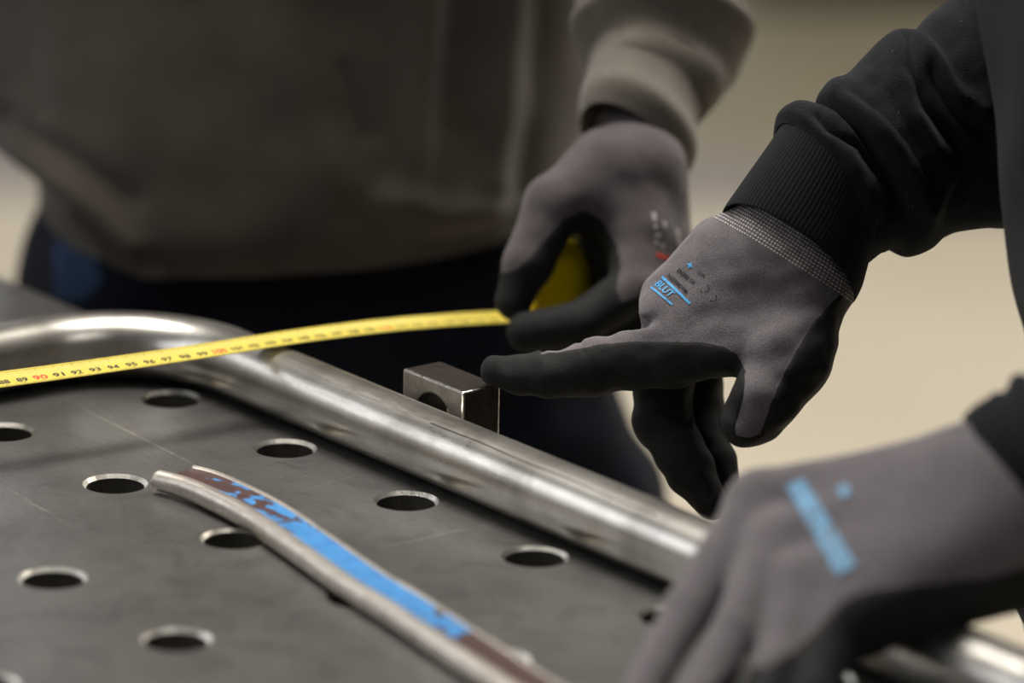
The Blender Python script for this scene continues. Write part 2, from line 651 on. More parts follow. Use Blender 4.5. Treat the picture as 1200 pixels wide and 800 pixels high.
def paint_strip_material():
    m, nt, b = new_mat('flaking_blue_paint')
    uv = coords(nt, 'UV')
    n1 = noise(nt, coords(nt, 'UV', (1, 2.2, 1)), 85, 4, 0.5, 0.6)
    sep = node(nt, 'ShaderNodeSeparateXYZ')
    nt.links.new(uv, sep.inputs[0])
    # how much paint is left along the length (metres from the cut end)
    left = ramp(nt, sep.outputs[0], [(0.0, 0.0), (0.022, 0.40), (0.06, 0.50), (0.11, 0.56), (0.13, 0.95), (0.215, 0.95), (0.235, 0.55), (0.262, 0.62), (0.272, 0.0), (1.0, 0.0)]).outputs[0]
    f = math_n(nt, 'SUBTRACT', math_n(nt, 'ADD', left, n1), 0.98)
    f = math_n(nt, 'MULTIPLY', f, 25, True)
    grey = noise(nt, uv, 120, 4)
    blue = ramp(nt, grey, [(0.3, (0.025, 0.17, 0.44)), (0.7, (0.05, 0.27, 0.60))]).outputs[0]
    rust = ramp(nt, noise(nt, uv, 220, 4), [(0.3, (0.035, 0.012, 0.010)), (0.7, (0.075, 0.028, 0.022))]).outputs[0]
    c = mixc(nt, f, rust, blue)
    nt.links.new(c, b.inputs['Base Color'])
    b.inputs['Roughness'].default_value = 0.5
    bump(nt, b, math_n(nt, 'ADD', f, grey), 0.4, 0.0003)
    return m


def knit_band_material():
    """grey ribbed wrist band with rows of pale elastic stitches"""
    m, nt, b = new_mat('elastic_knit_band')
    uv = coords(nt, 'UV')
    sep = node(nt, 'ShaderNodeSeparateXYZ')
    nt.links.new(uv, sep.inputs[0])

    def dots(s, per, width):
        f = math_n(nt, 'FRACT', math_n(nt, 'DIVIDE', s, per))
        d = math_n(nt, 'ABSOLUTE', math_n(nt, 'SUBTRACT', f, 0.5))
        return math_n(nt, 'MULTIPLY', math_n(nt, 'SUBTRACT', width, d), 8, True)
    mk = math_n(nt, 'MULTIPLY', dots(sep.outputs[0], 0.0019, 0.36), dots(sep.outputs[1], 0.0017, 0.30))
    n = noise(nt, uv, 500, 3)
    base = ramp(nt, n, [(0.3, (0.075, 0.066, 0.068)), (0.7, (0.13, 0.115, 0.118))]).outputs[0]
    mk2 = math_n(nt, 'MULTIPLY', mk, ramp(nt, n, [(0.3, 0.5), (0.6, 1.0)]).outputs[0])
    nt.links.new(mixc(nt, mk2, base, (0.62, 0.58, 0.56)), b.inputs['Base Color'])
    b.inputs['Roughness'].default_value = 0.85
    bump(nt, b, mk, 0.8, 0.0006)
    return m


def rib_material(name, col, per=0.0023):
    m, nt, b = new_mat(name)
    uv = coords(nt, 'UV')
    sep = node(nt, 'ShaderNodeSeparateXYZ')
    nt.links.new(uv, sep.inputs[0])
    w = math_n(nt, 'SINE', math_n(nt, 'MULTIPLY', sep.outputs[0], 2 * math.pi / per))
    n = noise(nt, coords(nt), 1300, 3)
    c = ramp(nt, n, [(0.3, tuple(x * 0.75 for x in col)), (0.7, tuple(x * 1.2 for x in col))]).outputs[0]
    c = mixc(nt, 1.0, c, ramp(nt, math_n(nt, 'ADD', math_n(nt, 'MULTIPLY', w, 0.5), 0.5), [(0.1, 0.92), (0.8, 1.0)]).outputs[0], 'MULTIPLY')
    nt.links.new(c, b.inputs['Base Color'])
    b.inputs['Roughness'].default_value = 0.95
    b.inputs['Sheen Weight'].default_value = 0.05
    b.inputs['Specular IOR Level'].default_value = 0.12
    bump(nt, b, math_n(nt, 'ADD', math_n(nt, 'MULTIPLY', w, 0.5), n), 0.5, 0.0004)
    return m


def floor_material():
    m, nt, b = new_mat('worn_hall_floor')
    v = coords(nt)
    a = noise(nt, v, 1.4, 5, 0.6)
    f = noise(nt, v, 22, 4, 0.6)
    c = ramp(nt, a, [(0.3, (0.50, 0.44, 0.335)), (0.7, (0.58, 0.515, 0.40))]).outputs[0]
    c = mixc(nt, 1.0, c, ramp(nt, f, [(0.3, 0.92), (0.7, 1.0)]).outputs[0], 'MULTIPLY')
    nt.links.new(c, b.inputs['Base Color'])
    b.inputs['Roughness'].default_value = 0.6
    return m


MAT['table'] = table_material()
MAT['tube'] = tube_material()
MAT['paint'] = paint_strip_material()
MAT['band'] = knit_band_material()
MAT['rib_black'] = rib_material('black_ribbed_cuff', (0.0118, 0.0130, 0.0158))
MAT['rib_grey'] = rib_material('grey_ribbed_cuff', (0.19, 0.17, 0.145))
MAT['floor'] = floor_material()
MAT['lane'] = plain('faded_ochre_floor_paint', (0.25, 0.22, 0.15), 0.6, 0, 0.12, 3)
MAT['lane_band'] = plain('grey_floor_band', (0.25, 0.22, 0.20), 0.6, 0, 0.1, 5)  # even grey, darker than the beige floor
mw, ntw, bw_ = new_mat('added_glow_pane')
bw_.inputs['Base Color'].default_value = (0.8, 0.85, 0.9, 1)
bw_.inputs['Emission Color'].default_value = (0.95, 0.96, 1.0, 1)
bw_.inputs['Emission Strength'].default_value = 2.6  # glow of the added panes, for reflections on table and tube
MAT['pane'] = mw
MAT['wall'] = plain('pale_hall_wall', (0.46, 0.44, 0.40), 0.9, 0, 0.06, 1)
MAT['cabinet'] = plain('dark_grey_cabinet_paint', (0.035, 0.033, 0.034), 0.6, 0, 0.15, 6)
MAT['cut_steel'] = steel('ground_cut_steel', (0.50, 0.455, 0.40), (0.80, 0.75, 0.68), (0.34, 0.5), 70, coord='Object')
MAT['denim_light'] = cloth('faded_blue_denim', (0.045, 0.085, 0.17), 0.35, 30, 1100, 0.0004, 0.9, 0.05)


# ------------------------------------------------------------------ the hall
def plane_obj(name, pts, mat, parent=None):
    bm = bmesh.new()
    bm.faces.new([bm.verts.new(tuple(p)) for p in pts])
    return bm_obj(name, bm, mat, parent)


fl = bm_obj('floor', box_bm((1, 1.5, -0.05), (1, 0, 0), (0, 1, 0), (0, 0, 1), 14, 17, 0.1), MAT['floor'])
tag(fl, 'beige worn concrete floor of the workshop', 'floor', kind='structure')
wb = bm_obj('wall_back', box_bm((1, 10.05, 3.0), (1, 0, 0), (0, 1, 0), (0, 0, 1), 14, 0.1, 6), MAT['wall'])
tag(wb, 'pale wall at the far end of the workshop', 'wall', kind='structure')
wl = bm_obj('wall_left', box_bm((-6.05, 1.5, 3.0), (1, 0, 0), (0, 1, 0), (0, 0, 1), 0.1, 17, 6), MAT['wall'])
tag(wl, 'pale side wall of the workshop', 'wall', kind='structure')


def added_window(n, c, ax, nrm, label):
    c, ax, nrm = np.array(c, float), np.array(ax, float), np.array(nrm, float)
    wf = bm_obj('window_%d' % n, box_bm(c, ax, nrm, ZA, 2.1, 0.06, 2.6, 0.01), MAT['paint_steel'])
    tag(wf, label, 'window', 'unseen windows added for light', 'structure')
    for px_ in (-0.51, 0.51):
        for pz_ in (-0.64, 0.64):
            bm_obj('pane', box_bm(c + ax * px_ + nrm * 0.035 + ZA * pz_, ax, nrm, ZA, 0.94, 0.02, 1.2), MAT['pane'], wf)


for i in range(5):                                # unseen glowing windows, added to light the table and tube
    added_window(i + 1, (-5.0 + 2.5 * i, 9.97, 3.9), (1, 0, 0), (0, -1, 0), 'unseen high window added in the far wall for its light')
for i in range(6):
    added_window(i + 6, (-5.97, -5.0 + 2.5 * i, 3.9), (0, 1, 0), (1, 0, 0), 'unseen high window added in the side wall for its light')
ln = bm_obj('trim_1', box_bm((1, 4.42, 0.001), (1, 0, 0), (0, 1, 0), (0, 0, 1), 13.9, 1.1, 0.002), MAT['lane'])
tag(ln, 'faded ochre painted lane across the workshop floor', 'floor marking', kind='structure')
ln = bm_obj('trim_2', box_bm((1, 3.74, 0.0015), (1, 0, 0), (0, 1, 0), (0, 0, 1), 13.9, 0.26, 0.003), MAT['lane_band'])
tag(ln, 'grey band along the edge of the ochre floor lane', 'floor marking', kind='structure')


def cabinet(x, y, w, d, h, label):
    r = empty('tool_cabinet', (x, y, 0), label, 'cabinet')
    X, Y, Z = (1, 0, 0), (0, 1, 0), (0, 0, 1)
    bm_obj('plinth', box_bm((x, y + 0.02, 0.04), X, Y, Z, w - 0.06, d - 0.06, 0.08), MAT['case_black'], r)
    bm_obj('body', box_bm((x, y, 0.08 + (h - 0.08) / 2), X, Y, Z, w, d, h - 0.08, 0.006), MAT['cabinet'], r)
    n = 4
    for i in range(n):
        hh = (h - 0.14) / n
        z = 0.11 + hh * (i + 0.5)
        dr = bm_obj('drawer', box_bm((x, y - d / 2 - 0.008, z), X, Y, Z, w - 0.06, 0.018, hh - 0.02, 0.004), MAT['cabinet'], r)
        bm_obj('handle', box_bm((x, y - d / 2 - 0.03, z + hh * 0.3), X, Y, Z, w * 0.6, 0.02, 0.018, 0.004), MAT['paint_steel'], dr)


cabinet(0.88, 5.02, 0.80, 0.55, 0.95, 'dark grey drawer cabinet, far behind the hands at the top of the photo')

# ------------------------------------------------------------------ welding table
U0, U1, V0, V1 = -0.75, 1.05, -0.95, 0.05
tb = empty('welding_table', tab((U0 + U1) / 2, (V0 + V1) / 2, -TOP),
           'grey steel welding table with rows of round holes', 'table')


def table_top():
    seg, rh, ch, th = 32, 0.014, 0.0018, 0.015
    ang = (np.arange(seg) + 0.5) * 2 * np.pi / seg
    c, s = np.cos(ang), np.sin(ang)
    sq = 0.05 / np.maximum(np.abs(c), np.abs(s))
    # snap the square ring so that cells share corners
    rings = []
    e = np.stack([c * sq, s * sq], 1)
    corner = [(0.05, 0.05), (-0.05, 0.05), (-0.05, -0.05), (0.05, -0.05)]
    prof = [((rh + 0.006) * np.stack([c, s], 1), 0.0), ((rh + ch) * np.stack([c, s], 1), 0.0), (rh * np.stack([c, s], 1), -ch), (rh * np.stack([c, s], 1), -th)]
    V, F, MI, UVs = [], [], [], []
    nu, nv = round((U1 - U0) / 0.1), round((V1 - V0) / 0.1)
    for i in range(nu):
        for j in range(nv):
            cu, cv = U0 + 0.05 + i * 0.1, V0 + 0.05 + j * 0.1
            b = len(V)
            pts = [(x, y, 0.0) for x, y in e]
            for ring, z in prof:
                pts += [(x, y, z) for x, y in ring]
            pts += [(x, y, -th) for x, y in e]
            pts += [(x, y, 0.0) for x, y in corner] + [(x, y, -th) for x, y in corner]
            for (x, y, z) in pts:
                V.append(tab(cu + x, cv + y, z))
                UVs.append((cu + x, cv + y))
            nr = 6
            for r in range(nr - 1):
                for q in range(seg):
                    q2 = (q + 1) % seg
                    F.append((b + r * seg + q, b + r * seg + q2, b + (r + 1) * seg + q2, b + (r + 1) * seg + q))
                    MI.append((0, 0, 1, 2, 0)[r])
            kc = b + nr * seg
            for t, q in enumerate((3, 11, 19, 27)):   # corner triangles as degenerate-free tris stored as quads
                F.append((b + q, kc + t, b + q + 1, b + q + 1))
                MI.append(0)
    return np.array(V), F, MI, np.array(UVs)


Vt, Ft, Mt, UVt = table_top()
me = bpy.data.meshes.new('table_top')
me.from_pydata([tuple(v) for v in Vt], [], [tuple(dict.fromkeys(f)) for f in Ft])
me.polygons.foreach_set('material_index', Mt)
uvl = me.uv_layers.new(name='UVMap')
li = np.zeros(len(me.loops), dtype=np.int32)
me.loops.foreach_get('vertex_index', li)
uvl.data.foreach_set('uv', UVt[li].astype(np.float32).ravel())
bm = bmesh.new()
bm.from_mesh(me)
bmesh.ops.remove_doubles(bm, verts=bm.verts, dist=1e-5)
bmesh.ops.recalc_face_normals(bm, faces=bm.faces)
bm.to_mesh(me)
bm.free()
link('table_top', me, [MAT['table'], MAT['bright_steel'], MAT['hole_wall']], tb)
for (uc, vc, su, sv) in (((U0 + U1) / 2, V1 - 0.008, U1 - U0, 0.015), ((U0 + U1) / 2, V0 + 0.008, U1 - U0, 0.015)):
    bm_obj('side_panel', box_bm(tab(uc, vc, -0.015 - 0.05), UA, VA, ZA, su, sv, 0.10, 0.002), MAT['paint_steel'], tb)
for uc in (U0 + 0.008, U1 - 0.008):
    bm_obj('side_panel', box_bm(tab(uc, (V0 + V1) / 2, -0.015 - 0.05), UA, VA, ZA, 0.015, V1 - V0 - 0.032, 0.10, 0.002), MAT['paint_steel'], tb)
for uc in (U0 + 0.12, U1 - 0.12):
    for vc in (V0 + 0.12, V1 - 0.12):
        lg = bm_obj('leg', box_bm(tab(uc, vc, -0.015 - 0.40), UA, VA, ZA, 0.08, 0.08, 0.80, 0.006), MAT['paint_steel'], tb)
        bm_obj('foot', box_bm(tab(uc, vc, -TOP + 0.018), UA, VA, ZA, 0.11, 0.11, 0.035, 0.006), MAT['case_black'], lg)


# ------------------------------------------------------------------ swept profiles
def sweep(name, P, side, up, prof, mats, parent=None, closed=True, caps=True, mat_of=None, smooth=True, uvscale=1.0, prof_fn=None):
    """P (n,3) path; side/up (n,3) frames; prof (m,2) section in (side, up)"""
    n, m = len(P), len(prof)
    prof = np.asarray(prof, float)
    L = np.concatenate([[0], np.cumsum(np.linalg.norm(np.diff(P, axis=0), axis=1))])
    pl = np.concatenate([[0], np.cumsum(np.linalg.norm(np.diff(np.vstack([prof, prof[:1]]), axis=0), axis=1))])
    V, UVs, F, MI = [], [], [], []
    mm = m + 1 if closed else m
    for i in range(n):
        pr = prof if prof_fn is None else prof_fn(i / (n - 1), prof)
        for j in range(mm):
            a, b = pr[j % m]
            V.append(P[i] + side[i] * a + up[i] * b)
            UVs.append((L[i] * uvscale, pl[j] * uvscale))
    for i in range(n - 1):
        for j in range(mm - 1):
            F.append((i * mm + j, i * mm + j + 1, (i + 1) * mm + j + 1, (i + 1) * mm + j))
            MI.append(mat_of(j, i) if mat_of else 0)
    bmx = bmesh.new()
    vs = [bmx.verts.new(tuple(v)) for v in V]
    uvl = bmx.loops.layers.uv.new('UVMap')
    for f, mi in zip(F, MI):
        fc = bmx.faces.new([vs[k] for k in f])
        fc.material_index = mi
        fc.smooth = smooth
        for l, k in zip(fc.loops, f):
            l[uvl].uv = UVs[k]
    if closed:
        if caps:
            for i in (0, n - 1):
                vv = [bmx.verts.new(tuple(V[i * mm + j])) for j in range(m)]
                fc = bmx.faces.new(vv)
                fc.material_index = (mat_of(-1, i) if mat_of else 0)
        bmesh.ops.remove_doubles(bmx, verts=bmx.verts, dist=1e-6)
    return bm_obj(name, bmx, mats, parent)


# steel tube with a quarter bend, lying along the far edge of the table
RT = 0.0172
RB, UB = 0.072, 0.012
path = []
for u in np.linspace(1.02, UB, 60):
    path.append((u, 0.030))
for t in np.linspace(0, np.pi / 2, 26)[1:]:
    path.append((UB - RB * np.sin(t), 0.030 - RB + RB * np.cos(t)))
for v in np.linspace(0.030 - RB, -0.62, 30)[1:]:
    path.append((UB - RB, v))
Pt = np.array([tab(u, v, RT + 0.0002) for u, v in path])
Tt = np.gradient(Pt, axis=0)
Tt /= np.linalg.norm(Tt, axis=1)[:, None]
St = np.cross(Tt, ZA)
Zt = np.tile(ZA, (len(Pt), 1))
ang = np.linspace(0, 2 * np.pi, 49)[:-1]
tube = empty('steel_tube', Pt[30] - ZA * RT, 'bare steel tube bent at one end, lying along the far edge of the welding table', 'tube')
sweep('tube_body', Pt, St, Zt, np.stack([RT * np.cos(ang), RT * np.sin(ang)], 1), MAT['tube'], tube, caps=False)
for i in (0, len(Pt) - 1):
    d = 1 if i == 0 else -1
    seg = np.array([Pt[i], Pt[i] + Tt[i] * d * 0.08])
    sweep('tube_bore', seg, St[[i, i]], Zt[:2], np.stack([0.0148 * np.cos(ang), 0.0148 * np.sin(ang)], 1), MAT['hole_wall'], tube, caps=False)
    ring = np.array([Pt[i] + Tt[i] * d * 0.0, Pt[i] + Tt[i] * d * 0.0002])
# drawn seam line along the straight run
us = np.linspace(0.19, 0.36, 40)
wob = 0.0004 * np.sin(us * 90)
sa = math.radians(62)
Ps = np.array([tab(u, 0.030 + (RT + 0.0001) * (-math.cos(sa + w * 40)), RT + 0.0002 + (RT + 0.0001) * math.sin(sa + w * 40)) for u, w in zip(us, wob)])
nrm = -VA * math.cos(sa) + ZA * math.sin(sa)
sd = np.cross(UA, nrm)
sweep('seam_scratch', Ps, np.tile(sd, (40, 1)), np.tile(nrm, (40, 1)), [(-0.0004, -0.0004), (0.0004, -0.0004), (0.0003, 0.0001), (-0.0003, 0.0001)], MAT['hole_wall'], tube)

# steel stop block fixed to the table's far side, 50 x 23 mm with a big bore
blk = empty('stop_block', tab(0.153, 0.0505 + 0.0115, -0.036), 'small blackened steel block with a round bore behind the tube', 'block')


def block_mesh():
    w, d, ht, hb, rb = 0.0245, 0.023, 0.0398, -0.036, 0.0165
    hc = ht - 0.0235
    seg = 40
    a = np.linspace(0, 2 * np.pi, seg, endpoint=False)
    c, s = np.cos(a), np.sin(a)
    cr = 0.004
    out = []
    for ca, sa_ in zip(c, s):                     # outline as seen along the bore: rounded rectangle
        X, Yu, Yd = w, ht - hc, hc - hb
        yl = Yu if sa_ > 0 else Yd
        k = min(X / max(abs(ca), 1e-9), yl / max(abs(sa_), 1e-9))
        x, y = ca * k, sa_ * k
        out.append((x, y))
    # insert exact corners
    for (cx, cy) in ((w, ht - hc), (-w, ht - hc), (-w, hb - hc), (w, hb - hc)):
        i = int(np.argmin([(x - cx) ** 2 + (y - cy) ** 2 for x, y in out]))
        out[i] = (cx, cy)
    bm = bmesh.new()
    rings = []
    for v in (0.0, d):
        rings.append([bm.verts.new(tuple(tab(0.153 + x, 0.0505 + v, hc + y))) for x, y in out])
        rings.append([bm.verts.new(tuple(tab(0.153 + rb * ca, 0.0505 + v, hc + rb * sa_))) for ca, sa_ in zip(c, s)])
    o0, i0, o1, i1 = rings
    for q in range(seg):
        r = (q + 1) % seg
        bm.faces.new((o0[q], o0[r], i0[r], i0[q])).material_index = 3
        bm.faces.new((o1[q], i1[q], i1[r], o1[r]))
        bm.faces.new((o0[q], o1[q], o1[r], o0[r]))
        f = bm.faces.new((i0[q], i0[r], i1[r], i1[q]))
        f.material_index = 2
        f.smooth = True
    bmesh.ops.recalc_face_normals(bm, faces=bm.faces)
    ed = []
    for e in bm.edges:
        if len(e.link_faces) == 2:
            mi = {f.material_index for f in e.link_faces}
            if e.calc_face_angle() > 0.9:
                ed.append(e)
    bmesh.ops.bevel(bm, geom=ed, offset=0.0011, segments=2, profile=0.5, affect='EDGES', material=1)
    return bm


MAT['bore'] = plain('shade_black_bore', (0.008, 0.008, 0.008), 0.6, 0, 0.2, 90, 0.2)  # shade inside the bore put into a black colour
MAT['block_face'] = steel('ground_block_face', (0.16, 0.15, 0.135), (0.34, 0.32, 0.29), (0.34, 0.5), 60)
bm_obj('block_body', block_mesh(), [MAT['block'], MAT['block_edge'], MAT['bore'], MAT['block_face']], blk)
for du in (-0.013, 0.013):
    bmx = bmesh.new()
    bmesh.ops.create_cone(bmx, cap_ends=True, segments=6, radius1=0.006, radius2=0.006, depth=0.006,
                          matrix=Matrix.Translation(tab(0.153 + du, 0.0505 + 0.0255, -0.027)) @ Vector((VA[0], VA[1], 0)).to_track_quat('Z', 'Y').to_matrix().to_4x4())
    bm_obj('bolt_head', bmx, MAT['block'], blk)

# painted offcut strip on the table
ridge = [(184, 557), (213, 565), (250, 581), (293, 604), (344, 639), (402, 680), (457, 714), (514, 752), (577, 793), (650, 841), (740, 900)]
far = [(231, 548), (262, 555), (292, 567), (345, 603), (395, 637), (445, 670), (498, 706), (555, 744), (620, 788), (690, 836), (780, 896)]
tt = np.linspace(0, 1, 90)
Rp = interp_poly([onz(x, y, TOP + 0.0085) for x, y in ridge], tt)
Fp = interp_poly([onz(x, y, TOP + 0.0085) for x, y in far], tt)
W = np.median(np.linalg.norm(Rp - Fp, axis=1))
Ts = np.gradient(Rp, axis=0)
Ts /= np.linalg.norm(Ts, axis=1)[:, None]
Ss = np.cross(Ts, ZA)
Ss = np.tile(-VA, (90, 1))                        # cut square to the table rows; points to the near side
Rp[:, 2] = TOP + 0.0004
strip = empty('steel_offcut', Rp[20], 'curved steel offcut with flaking blue paint, lying on the perforated table', 'offcut')
wm = 0.0215
prof = [(-wm, 0.0), (-wm - 0.0008, 0.004), (-wm - 0.0004, 0.0080), (-wm + 0.0006, 0.0098), (-wm + 0.0018, 0.0086),
        (-0.0125, 0.0074), (-0.0062, 0.0078), (-0.0042, 0.0098), (-0.0012, 0.0108), (0.0018, 0.0098), (0.0036, 0.0072), (0.0038, 0.0042), (0.0026, 0.0016), (0.0006, 0.0006),
        (-0.0002, 0.0022), (0.0012, 0.0044), (0.0006, 0.0066), (-0.0016, 0.0076), (-0.0046, 0.0062), (-0.0125, 0.0054), (-wm + 0.0036, 0.0058), (-wm + 0.0022, 0.0040), (-wm + 0.0018, 0.0)]
sweep('strip_body', Rp, Ss, Zt[:1].repeat(90, 0), prof, [MAT['cut_steel'], MAT['paint']], strip,
      mat_of=lambda j, i: 1 if 4 <= j <= 6 else 0)


# ------------------------------------------------------------------ lofted garments
def loft(rows, nphi=120, nsub=8, disp=None, t_rng=(0, 1), uvr=None):
    """rows: (centre, A, B) world vectors; returns V, F(quads), UV, (T, PHI) grids"""
    C0 = np.array([r[0] for r in rows])
    A0 = np.array([r[1] for r in rows])
    B0 = np.array([r[2] for r in rows])
    n = (len(rows) - 1) * nsub + 1
    t = np.linspace(t_rng[0], t_rng[1], n)
    Cc, Aa, Bb = interp_poly(C0, t), interp_poly(A0, t), interp_poly(B0, t)
    phi = np.linspace(0, 2 * np.pi, nphi + 1)
    Tg, Pg = np.meshgrid(t, phi, indexing='ij')
    D = np.cos(Pg)[..., None] * Aa[:, None, :] + np.sin(Pg)[..., None] * Bb[:, None, :]
    V = Cc[:, None, :] + D
    if disp is not None:
        d = disp(Tg * (len(rows) - 1), Pg, V)
        V = V + D / np.linalg.norm(D, axis=2, keepdims=True) * d[..., None]
    L = np.concatenate([[0], np.cumsum(np.linalg.norm(np.diff(Cc, axis=0), axis=1))])
    R = np.linalg.norm(Aa, axis=1).mean() if uvr is None else uvr
    UVs = np.stack([Pg * R, np.repeat(L[:, None], nphi + 1, 1)], 2).reshape(-1, 2)
    m = nphi + 1
    i, j = np.meshgrid(np.arange(n - 1), np.arange(nphi), indexing='ij')
    F = np.stack([i * m + j, i * m + j + 1, (i + 1) * m + j + 1, (i + 1) * m + j], -1).reshape(-1, 4)
    return V.reshape(-1, 3), F, UVs


def pair_rows(pairs, ratio=0.85, bdir=None):
    rows = []
    for (u, l, d) in pairs:
        a, b = at(u[0], u[1], d), at(l[0], l[1], d)
        A = (a - b) / 2
        bd = FWD if bdir is None else bdir
        bd = bd / np.linalg.norm(bd)
        rows.append(((a + b) / 2, A, bd * np.linalg.norm(A) * ratio))
    return rows


def wave(seed, P, scale, n=18):
    """cheap smooth noise in world space"""
    r = np.random.default_rng(seed)
    out = np.zeros(P.shape[:-1])
    for _ in range(n):
        k = r.normal(size=3)
        k *= scale * r.uniform(0.5, 1.6) / np.linalg.norm(k)
        out += np.sin(P @ k + r.uniform(0, 6.28))
    return out / math.sqrt(n)


def gauss(x, w):
    return np.exp(-(x / w) ** 2)


def line_dist(px, py, pts):
    d = np.full(px.shape, 1e9)
    sg = np.zeros(px.shape)
    for (x0, y0), (x1, y1) in zip(pts[:-1], pts[1:]):
        ex, ey = x1 - x0, y1 - y0
        t = np.clip(((px - x0) * ex + (py - y0) * ey) / (ex * ex + ey * ey), 0, 1)
        dd = np.hypot(px - x0 - t * ex, py - y0 - t * ey)
        cr = ex * (py - y0) - ey * (px - x0)
        sg = np.where(dd < d, np.sign(cr), sg)
        d = np.minimum(d, dd)
    return d, sg


def folds(V, lines, gain=1.0):
    """sum of soft ridges (+ mm) and sharp valleys (- mm) drawn as lines over a garment"""
    px, py, _ = proj(V.reshape(-1, 3))
    out = np.zeros(px.shape)
    for pts, amp, w in lines:
        d, _ = line_dist(px, py, pts)
        out += amp * gain * 0.001 * (np.exp(-(d / w) ** 2) if amp > 0 else np.exp(-(d / w) ** 1.25))
    return out.reshape(V.shape[:-1])


def front(P, c=0.0, w=1.0):
    """1 on the side facing the photographer"""
    return smoothstep(-0.2, 0.7, -np.sin(P))


# ------------------------------------------------------------------ gloves
def glove(parent, fld, voxel, grey_poly, depth_rule=None, wrinkle=None, band=None, scale_px=2.4, label=None, knit_mat='glove_knit'):
    """mesh the hand, cut it into knit, coating and wrist band; returns (object, bvh)"""
    V, F = fld.mesh(voxel)
    N = vnormals(V, F)
    if wrinkle is not None:
        V = V + N * wrinkle(V, N)[:, None]
    px, py, dz = proj(V)
    m = poly_sd(px, py, grey_poly) / scale_px / 1000.0     # metres, + = coated
    if depth_rule is not None:
        m = depth_rule(m, px, py, dz)
    m = m + 0.00022 * wave(3, V, 900)
    V = V + N * (0.0006 * smoothstep(0.0, 0.0012, m))[:, None]
    # wrist band: signed distance along the wrist axis
    pts = {}
    bw = None
    if band is not None:
        p, ax, ref = band
        ax = ax / np.linalg.norm(ax)
        s = (V - p) @ ax                                     # >0 towards the arm
        r1 = ref - (ref @ ax) * ax
        r1 /= np.linalg.norm(r1)
        r2 = np.cross(ax, r1)
        q = V - p - s[:, None] * ax
        ang = np.arctan2(q @ r2, q @ r1)
        uv = np.stack([ang * 0.030, s], 1)
        V2, ex, hand, bnd = split(V, F, s, np.concatenate([uv, m[:, None]], 1))
        # seam of the angle lies on the far side
        vb, fb, eb = compact(V2, bnd, ex)
        keep = (eb[fb][:, :, 0].max(1) - eb[fb][:, :, 0].min(1)) < 0.05
        bw = (vb, fb, eb[:, :2])
        V, F, m = V2, hand, ex[:, 2]
    V2, _, knit, coat = split(V, F, m)
    pieces = components(coat)
    big = [p for p in pieces if len(p) > 150]
    small = [p for p in pieces if len(p) <= 150]
    vk, fk, _ = compact(V2, np.concatenate([knit] + small))
    g = mesh_np('glove', vk, fk, MAT[knit_mat], parent)
    if label:
        g['label'] = label
    for i, p in enumerate(big):
        vc, fc, _ = compact(V2, p)
        c = mesh_np('palm_coating' if i == 0 else 'thumb_coating', vc, fc, MAT['glove_coat'], g)
        c['label'] = 'black foam coating on the palm and fingers' if i == 0 else 'black foam coating on the thumb'
    if bw:
        b = mesh_np('wrist_band', bw[0], bw[1], MAT['band'], g, uv=bw[2])
        b['label'] = 'ribbed wrist band with pale elastic stitches'
    bvh = BVHTree.FromPolygons([tuple(v) for v in V2], np.concatenate([knit, coat]).tolist())
    return g, bvh


def text_mesh(txt, size=1.0):
    cu = bpy.data.curves.new('t', 'FONT')
    cu.body = txt
    cu.size = size
    cu.resolution_u = 3
    cu.offset = 0.018
    o = bpy.data.objects.new('t', cu)
    COL.objects.link(o)
    dg = bpy.context.evaluated_depsgraph_get()
    me = o.evaluated_get(dg).to_mesh()
    V = np.array([v.co[:] for v in me.vertices])
    me.calc_loop_triangles()
    F = np.array([t.vertices[:] for t in me.loop_triangles])
    o.evaluated_get(dg).to_mesh_clear()
    bpy.data.objects.remove(o)
    bpy.data.curves.remove(cu)
    return V, F


def refine(V, F, maxlen):
    """split long triangle edges so that a print can follow a curved surface"""
    for _ in range(5):
        e = [np.linalg.norm(V[F[:, i]] - V[F[:, (i + 1) % 3]], axis=1) for i in range(3)]
        L = np.max(e, 0)
        big = L > maxlen
        if not big.any():
            break
        k = np.argmax(e, 0)
        nf, nv = [F[~big]], [V]
        B = F[big]
        kk = k[big]
        a = B[np.arange(len(B)), kk]
        b = B[np.arange(len(B)), (kk + 1) % 3]
        c = B[np.arange(len(B)), (kk + 2) % 3]
        mid = (V[a] + V[b]) / 2
        mi = len(V) + np.arange(len(B))
        V = np.concatenate([V, mid])
        F = np.concatenate([F[~big], np.stack([a, mi, c], 1), np.stack([mi, b, c], 1)])
    return V, F


def print_on(name, bvh, parts, mat, parent, lift=0.0004):
    """parts: list of (V2d in photo px (n,2), F) laid on the glove surface"""
    VV, FF = [], []
    n = 0
    for V, F in parts:
        V, F = refine(np.asarray(V, float), np.asarray(F), 5.0)
        P, ok = [], []
        for x, y in V:
            d = Vector(at(x, y, 1.0) - CAM).normalized()
            loc, nr, _, _ = bvh.ray_cast(Vector(CAM), d)
            if loc is None:
                P.append((0, 0, 0))
                ok.append(False)
            else:
                if nr.dot(d) > 0:
                    nr = -nr
                P.append(tuple(loc + nr * lift))
                ok.append(True)
        ok = np.array(ok)
        F = F[ok[F].all(1)]
        VV.append(np.array(P))
        FF.append(F + n)
        n += len(P)
    V, F, _ = compact(np.concatenate(VV), np.concatenate(FF))
    return mesh_np(name, V, F, mat, parent)


def px_text(txt, x, y, size, deg, squeeze=1.0, shear=0.0):
    V, F = text_mesh(txt)
    a = math.radians(deg)
    X = (V[:, 0] * squeeze + V[:, 1] * shear) * size
    Y = V[:, 1] * size
    return np.stack([x + X * math.cos(a) + Y * math.sin(a), y + X * math.sin(a) - Y * math.cos(a)], 1), F


